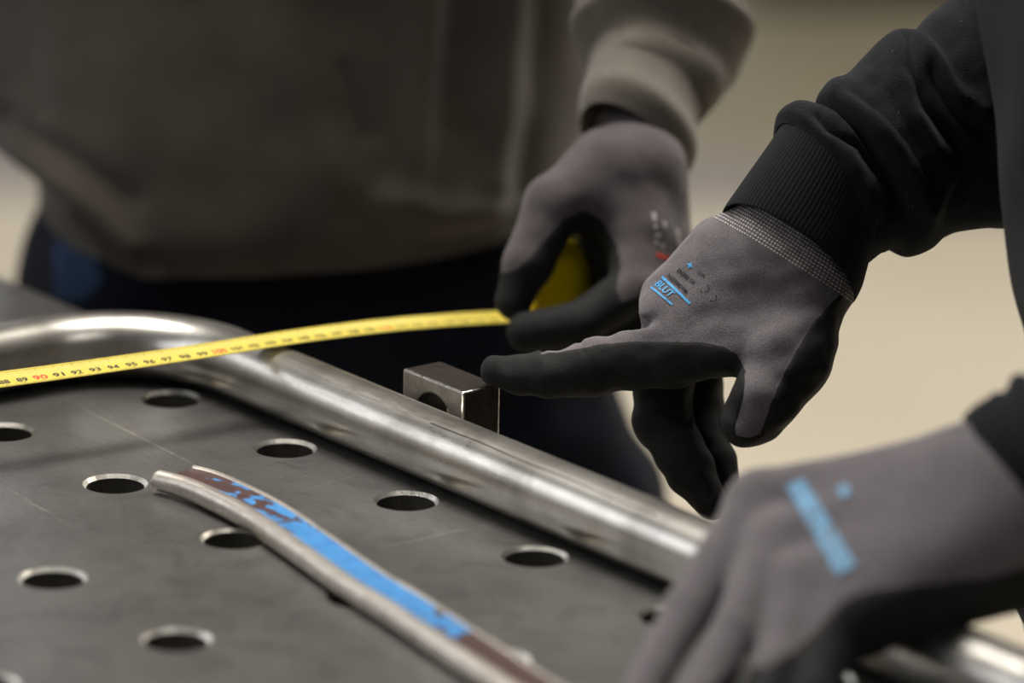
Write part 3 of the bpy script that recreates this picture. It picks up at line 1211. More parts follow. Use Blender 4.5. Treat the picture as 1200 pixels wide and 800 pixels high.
def px_quad(*p):
    return np.array(p, float), np.array([(0, 1, 2), (0, 2, 3)])


def px_line(a, b, w):
    a, b = np.array(a, float), np.array(b, float)
    e = (b - a) / np.linalg.norm(b - a)
    n = np.array([-e[1], e[0]]) * w / 2
    return px_quad(a - n, b - n, b + n, a + n)


def px_arc(cx, cy, r, a0, a1, w, n=8):
    V, F = [], []
    for i in range(n + 1):
        a = math.radians(a0 + (a1 - a0) * i / n)
        for rr in (r - w / 2, r + w / 2):
            V.append((cx + rr * math.cos(a), cy + rr * math.sin(a)))
    for i in range(n):
        F += [(2 * i, 2 * i + 1, 2 * i + 3), (2 * i, 2 * i + 3, 2 * i + 2)]
    return np.array(V), np.array(F)


def hp(D):
    return lambda x, y, dd=0.0: at(x, y, D + dd / 1000.0)


mm = 0.001

# ================================================================== person in the black sweatshirt (right)
pr_base = at(1480, 600, 2.36)
pb = empty('person', (pr_base[0], pr_base[1], 0.0),
           'person in a black sweatshirt and grey work gloves, pointing at the steel block', 'person')

# --- torso
rows = []
for (y, l, r, sd) in ((660, 1226, 1780, .165), (600, 1218, 1800, .175), (520, 1208, 1815, .185), (430, 1197, 1820, .19), (300, 1177, 1825, .195),
                      (150, 1165, 1830, .20), (0, 1151, 1830, .20), (-200, 1148, 1825, .20), (-450, 1160, 1800, .20), (-700, 1200, 1760, .19), (-860, 1290, 1680, .15), (-950, 1400, 1580, .08), (-1040, 1420, 1560, .065)):
    a, b = at(l, y, 2.36), at(r, y, 2.36)
    a[2] = b[2] = (a[2] + b[2]) / 2
    rows.append(((a + b) / 2, (b - a) / 2, np.array([0, sd, 0])))


def d_black(s, P, V):
    return 0.004 * wave(11, V * np.array([1, 1, 0.5]), 26) + 0.0015 * wave(12, V, 80)


rows_b_top = rows[-1][0].copy()
V, F, UVs = loft(rows, 140, 10, d_black)
sw = mesh_np('sweatshirt', V, F, MAT['fleece_black'], pb, uv=UVs)
sw['label'] = 'black fleece sweatshirt'

# --- trousers and boots (below the table edge)
f = Field()
c0 = pr_base.copy()
FX, FY = np.array([-1.0, 0, 0]), np.array([0, 1.0, 0])


def body_pt(x, y, z):
    return np.array([c0[0] + x, c0[1] + y, z])


f.cone(body_pt(0.0, -0.05, 0.86), body_pt(0.0, 0.05, 0.86), 0.115, 0.115, 0.02)
for sgn in (-1, 1):
    f.chain([(body_pt(0.01, 0.075 * sgn, 0.84), .095), (body_pt(-0.01, 0.09 * sgn, 0.47), .072), (body_pt(0.02, 0.10 * sgn, 0.09), .058)], 0.02, 0.04)
V, F = f.mesh(0.006)
V = V + vnormals(V, F) * (0.003 * wave(21, V, 50))[:, None]
mesh_np('trousers', V, F, MAT['trousers'], pb)
for sgn in (-1, 1):
    f = Field()
    f.cone(body_pt(0.03, 0.10 * sgn, 0.055), body_pt(-0.16, 0.105 * sgn, 0.04), .045, .038, 0.02)
    f.cone(body_pt(0.02, 0.10 * sgn, 0.06), body_pt(0.02, 0.10 * sgn, 0.16), .048, .05, 0.02)
    f.plane(body_pt(0, 0, 0.003), (0, 0, -1), 0.004)
    V, F = f.mesh(0.005)
    mesh_np('boot', V, F, MAT['boot'], pb)

# --- right sleeve (sharp, behind the pointing glove)
S_pairs = [((851, 240), (1003, 352)), ((871, 211), (1010, 338)), ((893, 179), (1014, 322)), ((912, 148), (1018, 308)),
           ((912, 133), (1034, 296)), ((926, 123), (1046, 289)), ((948, 125), (1053, 288)), ((961, 138), (1060, 289)), ((958, 114), (1070, 295)),
           ((970, 97), (1082, 295)), ((990, 87), (1096, 288)), ((1012, 66), (1108, 277)), ((1035, 44), (1122, 270)), ((1052, 37), (1138, 268)),
           ((1064, 43), (1160, 265)), ((1085, 22), (1185, 262)), ((1112, 0), (1215, 258)), ((1180, -70), (1290, 230)), ((1290, -200), (1420, 130)), ((1400, -420), (1560, -150))]
dep = np.interp(np.arange(20), [0, 3, 8, 16, 19], [2.462, 2.464, 2.47, 2.485, 2.47])
rowsS = pair_rows([(u, l, d) for (u, l), d in zip(S_pairs, dep)], 0.84, FWD * 0.95 - (RGT * 0.58 + UPV * 0.81) * 0.34)


def crease(x, w):
    """sharp valley with soft shoulders"""
    return np.exp(-np.abs(x) / w)


S_FOLDS = [([(958, 134), (970, 148), (1008, 168), (1032, 204), (1050, 232)], -6.5, 8), ([(922, 128), (948, 142), (985, 166), (1012, 205), (1024, 250)], 1.5, 13),
           ([(975, 100), (1008, 129), (1044, 159), (1068, 190), (1084, 240)], 4.5, 17), ([(1000, 108), (1030, 130), (1064, 168), (1090, 215)], -3.0, 9),
           ([(1062, 40), (1068, 75), (1086, 120), (1110, 156), (1130, 184)], -7.0, 9), ([(1046, 44), (1052, 85), (1068, 128), (1096, 172)], 4.0, 13),
           ([(1092, 80), (1101, 99), (1119, 129), (1140, 149), (1165, 158)], -5.0, 8), ([(1080, 40), (1100, 75), (1125, 112), (1150, 130)], 3.5, 13),
           ([(1020, 62), (1034, 100), (1060, 140), (1080, 170)], -2.5, 9), ([(1018, 300), (1040, 262), (1052, 235)], -3.0, 9), ([(1076, 296), (1092, 250), (1110, 215)], 3.0, 14),
           ([(1108, 276), (1112, 240), (1128, 205)], -3.5, 9), ([(914, 146), (950, 190), (985, 236), (1017, 305)], -0.8, 6)]


def d_sleeve(s, P, V):
    """s: row number counted from the wrist; P: 0 upper edge, -90 deg towards the photographer"""
    side = smoothstep(-0.05, 0.5, -np.sin(P))
    back = smoothstep(0.0, 0.6, np.sin(P))
    w = folds(V, S_FOLDS) * side + 0.004 * np.sin(s * 1.9 + 2 * np.cos(P)) * back
    ex = smoothstep(3.0, 3.9, s)
    return (w + 0.0009 * wave(31, V, 150) + 0.0004 * wave(32, V, 420)) * ex * (0.3 + 0.7 * np.abs(np.sin(P)))


V, F, UVs = loft(rowsS[3:], 160, 14, lambda s, P, V: d_sleeve(s + 3, P, V))
mesh_np('sleeve', V, F, MAT['fleece_black'], sw, uv=UVs)


def cuff_rows(rows, tuck=0.018, thick=0.94):
    """first row is the opening; adds a turned-in lip"""
    c, A, B = rows[0]
    ax = rows[1][0] - rows[0][0]
    ax = ax / np.linalg.norm(ax)
    return [(c + ax * tuck, A * (thick - .05), B * (thick - .05)), (c + ax * 0.003, A * thick, B * thick), (c - ax * 0.0012, A * (thick + .03), B * (thick + .03))] + list(rows)


V, F, UVs = loft(cuff_rows(rowsS[:4]) + [(rowsS[4][0], rowsS[4][1] * .97, rowsS[4][2] * .97)], 160, 8, lambda s, P, V: 0.0008 * wave(33, V, 90))
cf = mesh_np('cuff', V, F, MAT['rib_black'], sw, uv=UVs)
cf['label'] = 'black ribbed cuff'

# --- pointing right glove
H = hp(2.462)
f = Field()
# wrist and back of the hand
f.cone(H(985, 235, 4), H(915, 303, 4), .0300, .0315, 0.004, (FWD, 0.80))
f.cone(H(918, 303, 6), H(800, 374, 22), .0305, .0165, 0.010, (FWD, 0.85))
f.cone(H(915, 300, 4), H(785, 398, 2), .0270, .0160, 0.012)
f.cone(H(922, 300, 18), H(808, 374, 42), .0240, .0140, 0.012)
f.cone(H(925, 305, 24), H(818, 384, 58), .0220, .0125, 0.012)
f.cone(H(775, 366, 2), H(792, 356, 14), .0108, .0150, 0.008)
f.cone(H(792, 352, 14), H(850, 300, 12), .0160, .0200, 0.010)
# heel of the thumb
f.cone(H(944, 340, -4), H(924, 418, -16), .0212, .0190, 0.014)
f.cone(H(870, 385, -6), H(922, 410, -16), .0150, .0180, 0.012)
# web between thumb and forefinger
f.cone(H(790, 418, -4), H(856, 408, -12), .0128, .0128, 0.010)
# thumb
f.chain([(H(924, 418, -18), .0188), (H(896, 466, -26), .0150), (H(874, 498, -26), .0108)], 0.004, 0.006)
f.cone(H(902, 470, -24), H(894, 494, -22), .0130, .0096, 0.005)
f.cone(H(868, 478, -18), H(861, 497, -18), .0072, .0068, 0.004)
# forefinger
f.chain([(H(790, 403, 2), .0160), (H(746, 420, 1), .0137), (H(694, 430, 0), .0121), (H(668, 435, 0), .0107), (H(640, 439.5, 0), .0097), (H(610, 439.5, 2), .0087), (H(580, 434.5, 3), .0066)], 0.004, 0.009)
f.cone(H(694, 423, 0), H(690, 426, 0), .0108, .0108, 0.006)
f.cone(H(640, 434, 0), H(636, 435, 0), .0086, .0084, 0.004)
# middle, ring and little finger, hanging
f.chain([(H(796, 385, 24), .0150), (H(777, 450, 25), .0138), (H(776, 494, 24), .0132), (H(812, 553, 16), .0113), (H(833, 588, 10), .0086)], 0.003, 0.005)
f.chain([(H(808, 388, 44), .0135), (H(814, 450, 45), .0120), (H(816, 490, 45), .0118), (H(838, 540, 34), .0103), (H(848, 567, 28), .0082)], 0.002, 0.004)
f.chain([(H(818, 392, 60), .0120), (H(823, 448, 63), .0100), (H(826, 482, 62), .0096), (H(836, 516, 52), .0080)], 0.002, 0.004)
# crease where the forefinger leaves the back of the hand
f.cone(H(742, 388, 2), H(764, 374, -12), .0036, .0022, 0.003, sub=True)
f.cone(H(738, 386, 14), H(750, 381, 0), .0034, .0028, 0.005, sub=True)
grey = [(840, 225), (735, 335), (728, 372), (700, 388), (650, 405), (632, 415), (660, 412), (700, 404), (746, 400), (790, 400.5), (826, 402), (848, 406), (864, 416), (873, 432),
        (873, 452), (869, 476), (861, 500), (863, 510), (876, 513), (890, 509), (897, 490), (905, 468), (919, 438), (935, 408), (951, 381), (972, 357), (987, 343), (1020, 300), (1060, 200), (900, 120)]


def thumb_rule(m, px, py, dz):
    far = (dz > 2.462 - 0.016) & (py > 432)                 # inner side of the thumb is coated
    return np.where(far, np.maximum(m, 0.004), m)


def wr_point(V, N):
    px, py, dz = proj(V)
    d = -0.0011 * gauss(px - (690 + 0.35 * (py - 430)), 4.0) * smoothstep(425, 405, py)
    d += -0.0007 * gauss(px - (642 + 0.3 * (py - 430)), 3.5) * smoothstep(428, 412, py)
    d += -0.0016 * gauss((py - 482) - 0.45 * (px - 776), 6.0) * ((px < 810) & (py > 455) & (dz > 2.47)) * smoothstep(765, 805, px)
    d += 0.0006 * wave(5, V, 160) + 0.0003 * wave(6, V, 420)
    # soft pulls in the knit towards the thumb
    u = (px - 900) * 0.5 + (py - 380) * 0.86
    d += 0.0009 * np.sin(u / 9.0) * gauss(px - 905, 55) * gauss(py - 400, 40)
    return d


b0, b1 = at(847, 262, 2.462), at(983, 347, 2.462)
wax = np.array(at(1000, 230, 2.462) - at(914, 304, 2.462))
e = (b1 - b0) / np.linalg.norm(b1 - b0)
wax = wax - (wax @ e) * e
gl, bvh = glove(pb, f, 0.0011, grey, thumb_rule, wr_point, ((b0 + b1) / 2, wax, -FWD), 2.41,
                'grey knit glove with black coated fingers, forefinger pointing')
# worn prints on the back of the hand
blue = [px_line((776, 324.5), (809, 356), 3.2), px_line((763, 336.5), (788, 357), 2.4)]
blue.append(px_text('BLUT', 766.5, 333.5, 12.5, 40, 0.80, 0.25))
blue += [px_line((806, 309), (812, 313), 2.0), px_line((811, 308), (807, 314), 2.0)]
print_on('logo_print', bvh, blue, MAT['print_blue'], gl)['label'] = 'sky blue lettering between two blue lines'
blk_t = [px_text('NEZEMDPM', 781.5, 324, 6.6, 42, 0.86), px_text('EN388 1X', 793, 318, 7.4, 39, 0.80), px_text('121X', 816, 319, 6.2, 39, 0.85),
         px_arc(827, 338, 4.2, -70, 110, 1.0), px_arc(836, 349, 4.0, -60, 100, 0.9), px_line((821, 341), (823, 343), 1.2), px_line((832, 352), (835, 353), 1.0)]
print_on('marking_print', bvh, blk_t, MAT['print_char'], gl)['label'] = 'small black lettering and symbols'

# --- left sleeve and cuff (near, out of focus)
N_pairs = [((1132, 484), (1198, 660), 2.20), ((1143, 474), (1216, 668), 2.198), ((1162, 463), (1236, 668), 2.196), ((1188, 453), (1262, 664), 2.193),
           ((1232, 434), (1305, 656), 2.19), ((1320, 398), (1400, 630), 2.185), ((1440, 250), (1560, 470), 2.18), ((1490, 20), (1640, 200), 2.18), ((1480, -300), (1640, -280), 2.20), ((1460, -520), (1620, -520), 2.22)]
rowsN = pair_rows(N_pairs, 0.85)
V, F, UVs = loft(rowsN[2:], 110, 8, lambda s, P, V: 0.003 * np.sin(s * 5 + np.cos(P) * 2) * smoothstep(.2, 1, s) + 0.002 * wave(41, V, 60))
mesh_np('sleeve', V, F, MAT['fleece_black'], sw, uv=UVs)
V, F, UVs = loft(cuff_rows(rowsN[:3]), 110, 8)
cf = mesh_np('cuff', V, F, MAT['rib_black'], sw, uv=UVs)
cf['label'] = 'black ribbed cuff, out of focus'

# --- left glove holding the tube down
f = Field()
P_ = at
f.cone(P_(1260, 560, 2.20), P_(1160, 583, 2.20), .030, .0315, 0.006, (UPV, 1.08))
f.cone(P_(1160, 568, 2.205), P_(888, 592, 2.212), .0270, .0135, 0.012)
f.cone(P_(1165, 590, 2.195), P_(912, 640, 2.188), .0290, .0145, 0.012)
f.cone(P_(1165, 610, 2.190), P_(940, 690, 2.165), .0270, .0145, 0.012)
f.cone(P_(1165, 630, 2.185), P_(968, 738, 2.150), .0240, .0140, 0.012)
f.cone(P_(1110, 640, 2.185), P_(1000, 715, 2.160), .0220, .0180, 0.012)
f.cone(P_(1200, 640, 2.195), P_(1080, 672, 2.180), .0250, .0240, 0.014)
f.chain([(P_(888, 592, 2.212), .0135), (P_(806, 716, 2.170), .0106), (P_(763, 790, 2.142), .0096), (P_(738, 838, 2.122), .0085)], 0.003, 0.007)
f.chain([(P_(912, 640, 2.188), .0138), (P_(860, 742, 2.145), .0098), (P_(822, 815, 2.120), .0092), (P_(800, 858, 2.106), .0085)], 0.003, 0.006)
f.chain([(P_(940, 690, 2.165), .0136), (P_(910, 785, 2.128), .0098), (P_(886, 850, 2.107), .0090), (P_(866, 882, 2.096), .0085)], 0.003, 0.006)
f.chain([(P_(968, 738, 2.150), .0132), (P_(952, 815, 2.120), .0100), (P_(935, 868, 2.102), .0088), (P_(926, 890, 2.094), .0080)], 0.003, 0.006)
f.chain([(P_(1080, 640, 2.215), .0150), (P_(990, 690, 2.262), .0130), (P_(930, 716, 2.290), .0105)], 0.004, 0.010)
greyN = [(1300, 450), (1100, 480), (880, 530), (820, 620), (770, 690), (735, 745), (700, 840), (760, 860), (860, 780), (900, 780), (930, 762), (960, 735), (985, 705), (1020, 690), (1080, 684), (1160, 676), (1300, 640)]
gn, bvhN = glove(pb, f, 0.0016, greyN, None, lambda V, N: 0.0008 * wave(51, V, 80), None, 2.7,
                 'grey knit glove with a blue stripe, holding the tube down, out of focus')
pr = [px_quad((921, 570), (943, 562), (1004, 664), (981, 676)), px_arc(990, 577, 4, 0, 359, 7)]
print_on('logo_print', bvhN, pr, MAT['print_worn'], gn, 0.0012)['label'] = 'sky blue logo stripe on the back of the glove'

# ================================================================== person in the grey sweatshirt (behind)
pg_base = at(345, 300, 2.94)
pg = empty('person', (pg_base[0], pg_base[1], 0.0),
           'person in a grey sweatshirt and navy jeans, holding a yellow tape measure', 'person')
rows = []
for (yl, yr, l, r, sd) in ((256, 226, 56, 652, .150), (240, 206, 46, 660, .154), (215, 180, 44, 668, .158), (185, 150, 40, 674, .160), (150, 118, 34, 680, .161), (110, 85, 28, 686, .162), (40, 25, 22, 692, .162), (-80, -90, 16, 700, .16),
                           (-300, -300, 8, 708, .155), (-600, -600, 0, 716, .15), (-780, -780, 20, 700, .14), (-870, -870, 130, 600, .10), (-940, -940, 255, 470, .065), (-1020, -1020, 272, 456, .06)):
    a, b = at(l, yl, 2.95), at(r, yr, 2.95)
    lean = np.array([0, -0.13 * smoothstep(1.0, 1.45, (a[2] + b[2]) / 2), 0])
    rows.append(((a + b) / 2 + lean, (b - a) / 2, np.array([0, sd, 0])))
zL = at(40, 178, 2.94)[2]


G_FOLDS = [([(30, 145), (70, 178), (110, 212), (140, 242), (172, 280)], 5.0, 11), ([(108, 246), (130, 275), (150, 302), (200, 318)], 4.0, 8),
           ([(70, 150), (120, 190), (165, 230)], -2.5, 14), ([(505, -40), (498, 60), (488, 160), (480, 225)], 5.5, 20), ([(545, -160), (535, 40), (527, 150)], -8.0, 34),
           ([(600, -40), (590, 80), (578, 170), (572, 210)], 5.0, 18), ([(640, -20), (628, 120), (610, 220)], -7.0, 24), ([(455, 236), (500, 250), (560, 246)], 6.0, 22),
           ([(480, 285), (540, 276), (600, 258)], -3.0, 14), ([(404, 80), (416, 110), (430, 160)], -3.5, 9), ([(330, 60), (360, 140), (410, 210)], 3.0, 30),
           ([(20, -20), (30, 60), (36, 110)], 4.0, 14), ([(60, -20), (66, 60), (80, 120)], -2.5, 16), ([(250, 0), (280, 80), (310, 150)], -2.0, 30)]


def d_grey(s, P, V):
    fr = smoothstep(-0.05, 0.35, -np.sin(P))
    px, py, _ = proj(V.reshape(-1, 3))
    d, sg = line_dist(px, py, [(-60, 80), (0, 128), (40, 166), (80, 208), (118, 258), (146, 300), (220, 345), (400, 380)])
    d, sg = d.reshape(P.shape), sg.reshape(P.shape)
    under = smoothstep(-3.0, 5.0, d * sg)                    # tucked hem below the overhanging fold
    left = smoothstep(-0.1, 0.6, -np.cos(P))
    w = 0.024 * (1 - under) * (0.3 + 0.7 * left) * (1 - 0.55 * smoothstep(.5, 1, -np.sin(P))) - 0.002
    w = w + folds(V, G_FOLDS, 1.25) * fr
    return w + 0.0022 * wave(61, V * np.array([1, 1, 0.5]), 34) + 0.0008 * wave(62, V, 90)


rows_g_top = rows[-1][0].copy()
V, F, UVs = loft(rows, 220, 12, d_grey)
# close the hem with a turned-in edge
sg = mesh_np('sweatshirt', V, F, MAT['sweat_grey_shaded'], pg, uv=UVs)
sg['label'] = 'grey-brown sweatshirt hanging loose over the waist'
c, A, B = rows[0]
V, F, UVs = loft([(c - ZA * 0.000, A * .975, B * .975), (c + ZA * 0.02, A * .93, B * .93), (c + ZA * 0.06, A * .90, B * .90)], 120, 4)
mesh_np('hem_lining', V, F, MAT['sweat_grey_shaded'], sg, uv=UVs)

# jeans
f = Field()
G = lambda x, y, d=2.95: at(x, y, d)
f.cone(G(190, 290, 2.955), G(500, 290, 2.955), .076, .078, 0.03, (FWD, 1.1))
f.cone(G(175, 360, 2.955), G(520, 360, 2.955), .068, .085, 0.03, (FWD, 1.15))
hipL, hipR = G(190, 400, 2.955), G(540, 400, 2.955)
kneeR, footR = G(628, 640, 2.92), None
f.chain([(hipL, .078), (np.array([hipL[0] - .005, hipL[1] - 0.01, 0.45]), .070), (np.array([hipL[0] - .01, hipL[1] + 0.02, 0.09]), .058)], 0.02, 0.03)
f.chain([(hipR, .080), (G(624, 580, 2.935), .069), (np.array([kneeR[0] + 0.02, kneeR[1] + .02, 0.42]), .064), (np.array([kneeR[0] + .02, kneeR[1] + 0.04, 0.09]), .058)], 0.02, 0.03)
V, F = f.mesh(0.005)
V = V + vnormals(V, F) * (0.0025 * wave(71, V, 55) + 0.0012 * wave(72, V, 130))[:, None]
px, py, dz = proj(V)
m = poly_sd(px, py, [(62, 280), (108, 292), (118, 330), (100, 352), (64, 352)]) / 2.0 * mm
m = np.where(dz > 2.98, 0.01, m)
V2, _, pocket, main = split(V, F, m)
vj, fj, _ = compact(V2, main)
je = mesh_np('jeans', vj, fj, MAT['jeans'], pg)
je['label'] = 'dark navy jeans'
vj, fj, _ = compact(V2, pocket)
po = mesh_np('pocket', vj, fj, MAT['denim_light'], je)
po['label'] = 'faded blue patch of denim at the hip'
for (p, s) in ((np.array([hipL[0] - .01, hipL[1] + 0.02, 0]), -1), (np.array([kneeR[0] + .02, kneeR[1] + .04, 0]), 1)):
    f = Field()
    f.cone(p + np.array([0, 0.03, .055]), p + np.array([0.03 * s, -0.15, .04]), .045, .038, 0.02)
    f.cone(p + np.array([0, 0.0, .06]), p + np.array([0, 0.0, .16]), .048, .05, 0.02)
    f.plane(p + np.array([0, 0, .003]), (0, 0, -1), 0.004)
    V, F = f.mesh(0.005)
    mesh_np('boot', V, F, MAT['boot'], pg)

# left sleeve (photo right)
G_pairs = [((799, 200), (682, 140), .028), ((816, 176), (681, 121), .032), ((816, 148), (685, 102), .042), ((823, 126), (689, 84), .052), ((847, 102), (684, 62), .062), ((868, 76), (678, 44), .076),
           ((872, 48), (674, 20), .094), ((861, 12), (678, -14), .125), ((866, -40), (672, -60), .165), ((855, -350), (645, -340), .24), ((800, -620), (620, -560), .24), ((690, -800), (590, -700), .26)]
G_pairs = [(u, l, 2.622 + d) for u, l, d in G_pairs]
bd = FWD * 0.80 - UPV * 0.58
rowsG = pair_rows(G_pairs, 1.08, bd)


def d_gsl(s, P, V):
    x = np.cos(P)
    side = smoothstep(-0.3, 0.5, -np.sin(P))
    w = 0.010 * gauss(s - 5.2 - 0.7 * x, 0.55) * side + 0.008 * gauss(s - 7.4 - 0.5 * x, 0.6) * side - 0.008 * gauss(s - 6.3 - 0.6 * x, 0.5) * side - 0.004 * gauss(s - 4.0 - .4 * x, .5) * side
    return w + 0.0015 * wave(81, V, 90)


V, F, UVs = loft(rowsG[3:], 120, 10, lambda s, P, V: d_gsl(s + 3, P, V))
mesh_np('sleeve', V, F, MAT['sweat_grey_lit'], sg, uv=UVs)
V, F, UVs = loft(cuff_rows(rowsG[:4], 0.02, 0.92) + [(rowsG[4][0], rowsG[4][1] * .93, rowsG[4][2] * .93)], 120, 8, lambda s, P, V: 0.001 * wave(82, V, 90))
cf = mesh_np('cuff', V, F, MAT['sweat_grey_lit'], sg, uv=UVs)
cf['label'] = 'turned grey sleeve cuff'

# left glove closed around the tape measure
DT = 2.622
T = hp(DT)
f = Field()
f.cone(T(775, 60, 80), T(744, 146, 42), .0185, .0190, 0.006)
f.cone(T(744, 146, 42), T(738, 198, 14), .0190, .0220, 0.008)
# gathered knit at the wrist
f.chain([(T(700, 158, 34), .0036), (T(738, 150, 20), .0038), (T(778, 184, 28), .0036)], 0.003)
f.chain([(T(701, 138, 40), .0034), (T(742, 130, 27), .0036), (T(784, 166, 34), .0034)], 0.003)
f.cone(T(738, 204, 8), T(748, 272, -6), .0215, .0160, 0.012)
f.cone(T(705, 262, 16), T(742, 335, 6), .0150, .0160, 0.008)
f.cone(T(682, 262, 34), T(706, 335, 34), .0130, .0150, 0.008)
f.cone(T(740, 270, 26), T(735, 340, 26), .0150, .0150, 0.008)
f.cone(T(752, 200, 12), T(768, 270, 8), .0190, .0135, 0.012)
f.cone(T(755, 200, 18), T(778, 285, 24), .0180, .0130, 0.012)
f.cone(T(758, 190, 22), T(786, 300, 40), .0160, .0120, 0.012)
f.cone(T(722, 206, 2), T(680, 228, -6), .0190, .0150, 0.016)
f.cone(T(700, 240, -4), T(742, 258, -6), .0110, .0140, 0.012)
# thumb
f.chain([(T(704, 200, 4), .0175), (T(650, 238, -12), .0152), (T(618, 308, -20), .0122), (T(603, 352, -20), .0096)], 0.004, 0.012)
# forefinger and the others, curled around the case
f.chain([(T(748, 274, -6), .0160), (T(744, 338, -26), .0130), (T(684, 378, -34), .0112), (T(618, 388, -28), .0092)], 0.003, 0.007)
f.chain([(T(768, 280, 8), .0140), (T(762, 362, -14), .0125), (T(702, 402, -22), .0108), (T(650, 410, -14), .0092)], 0.003, 0.006)
f.chain([(T(780, 292, 24), .0130), (T(774, 372, 4), .0118), (T(716, 412, -4), .0102), (T(670, 414, 4), .0088)], 0.003, 0.006)
f.chain([(T(788, 305, 40), .0120), (T(782, 372, 24), .0100), (T(736, 402, 18), .0088), (T(700, 404, 22), .0078)], 0.003, 0.006)
greyT = [(650, 20), (640, 175), (600, 232), (560, 318), (592, 318), (606, 314), (622, 300), (640, 278), (660, 256), (684, 246), (704, 256), (722, 284), (728, 312), (722, 338), (728, 352), (752, 346), (780, 340), (830, 335), (830, 20)]
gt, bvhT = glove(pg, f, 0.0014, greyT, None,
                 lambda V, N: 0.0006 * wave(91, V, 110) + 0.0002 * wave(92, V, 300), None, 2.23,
                 'grey knit glove closed around the yellow tape measure', 'glove_knit_brown')
wp = [px_quad((763, 249), (768, 249), (769, 259), (765, 259)), px_quad((765, 263), (770, 263), (770, 268), (766, 268)), px_quad((767, 273), (774, 273), (774, 278), (767, 278)),
      px_quad((766, 281), (771, 282), (771, 287), (767, 286)), px_quad((773, 285), (778, 286), (778, 291), (774, 290)), px_quad((776, 259), (780, 260), (781, 267), (777, 266)),
      px_quad((790, 268), (796, 268), (798, 290), (793, 287)), px_quad((787, 296), (796, 298), (795, 304), (788, 302))]
print_on('marking_print', bvhT, wp, MAT['print_white'], gt)['label'] = 'pale grey printed marks'
print_on('stripe_print', bvhT, [px_quad((768, 296), (786, 301), (785, 306), (769, 300))], MAT['print_red'], gt)['label'] = 'thin red printed stripe'

# ------------------------------------------------------------------ tape measure
tp = [(-170, 469, 2.416), (-80, 457, 2.438), (46, 440.5, 2.470), (150, 426, 2.495), (248, 411.5, 2.520), (340, 397, 2.546), (437, 384.5, 2.575), (520, 377, 2.602), (590, 373, 2.626), (640, 372, 2.642)]
PT = interp_poly([at(*p) for p in tp], np.linspace(0, 1, 400))
Lc = np.concatenate([[0], np.cumsum(np.linalg.norm(np.diff(PT, axis=0), axis=1))])
TT = np.gradient(PT, axis=0)
TT /= np.linalg.norm(TT, axis=1)[:, None]
tilt = np.radians(np.interp(np.linspace(0, 1, 400), [0, 0.25, 1], [14, 14, 5]))
W0 = np.cos(tilt)[:, None] * np.array([0, 1.0, 0]) + np.sin(tilt)[:, None] * ZA
WT = W0 - (W0 * TT).sum(1)[:, None] * TT
WT /= np.linalg.norm(WT, axis=1)[:, None]
NT = np.cross(TT, WT)
tape = empty('tape_measure', at(660, 374, DT), 'yellow tape measure with its blade pulled out above the bent tube', 'tape measure')
hw = 0.0066
cross = [(x, 0.0011 * (x / hw) ** 2) for x in np.linspace(-hw, hw, 9)]
cross2 = cross + [(x, z - 0.0003) for x, z in cross[::-1]]
sweep('blade', PT, WT, NT, cross2, MAT['tape_yellow'], tape)
blade = tape.children[0]


def on_blade(s, w, lift=0.00012):
    i = np.interp(s, Lc, np.arange(len(Lc)))
    k = np.minimum(i.astype(int), len(Lc) - 2)
    fr = (i - k)[:, None]
    g = lambda A: A[k] * (1 - fr) + A[k + 1] * fr
    return g(PT) + g(WT) * w[:, None] + g(NT) * (0.0011 * (w / hw) ** 2 + lift)[:, None]


def arc_at_px(x):
    xs = proj(PT)[0]
    return float(np.interp(x, xs, Lc))


s90 = arc_at_px(46)
for n in range(78, 122):
    s0 = s90 + (n - 90) * 0.01
    if s0 < 0.004 or s0 > Lc[-1] - 0.004:
        continue
    red = n % 10 == 0
    V, F = text_mesh(str(n), 1.0)
    hgt = 0.0058 if red else 0.0050
    sq = (0.0076 if red else 0.0060) / (V[:, 0].max() - V[:, 0].min())
    X = (V[:, 0] - (V[:, 0].max() + V[:, 0].min()) / 2) * sq + s0
    Y = (V[:, 1] - 0.35) * hgt - 0.0012
    nm = mesh_np('numeral', on_blade(X, Y), F, MAT['print_red'] if red else MAT['print_black'], blade, smooth=False)
    if red:
        nm['label'] = 'red decade figure'
tv, tf, k = [], [], 0
for i in range(int(Lc[-1] / 0.001)):
    s0 = (s90 % 0.001) + i * 0.001
    if s0 > Lc[-1] - 0.001:
        break
    j = int(round((s0 - s90) / 0.001))
    ln_ = 0.0030 if j % 10 == 0 else (0.0022 if j % 5 == 0 else 0.0014)
    w2 = 0.00011
    for sgn in (-1, 1):
        y0, y1 = sgn * (hw - 0.0003), sgn * (hw - 0.0003 - (ln_ if sgn < 0 else ln_ * .6))
        P = on_blade(np.array([s0 - w2, s0 + w2, s0 + w2, s0 - w2]), np.array([y0, y0, y1, y1]))
        tv.append(P); tf.append(np.array([(k, k + 1, k + 2, k + 3)])); k += 4
tag(mesh_np('tick_marks', np.concatenate(tv), np.concatenate(tf), MAT['print_black'], blade, smooth=False), kind='stuff')
# case: rounded yellow shell with black rubber sides
i_end = int(np.argmin(np.abs(proj(PT)[0] - 606)))
tx = TT[i_end]
hz = tx - tx[2] * ZA
hz /= np.linalg.norm(hz)
th = np.cross(ZA, hz)                              # thickness direction (away)


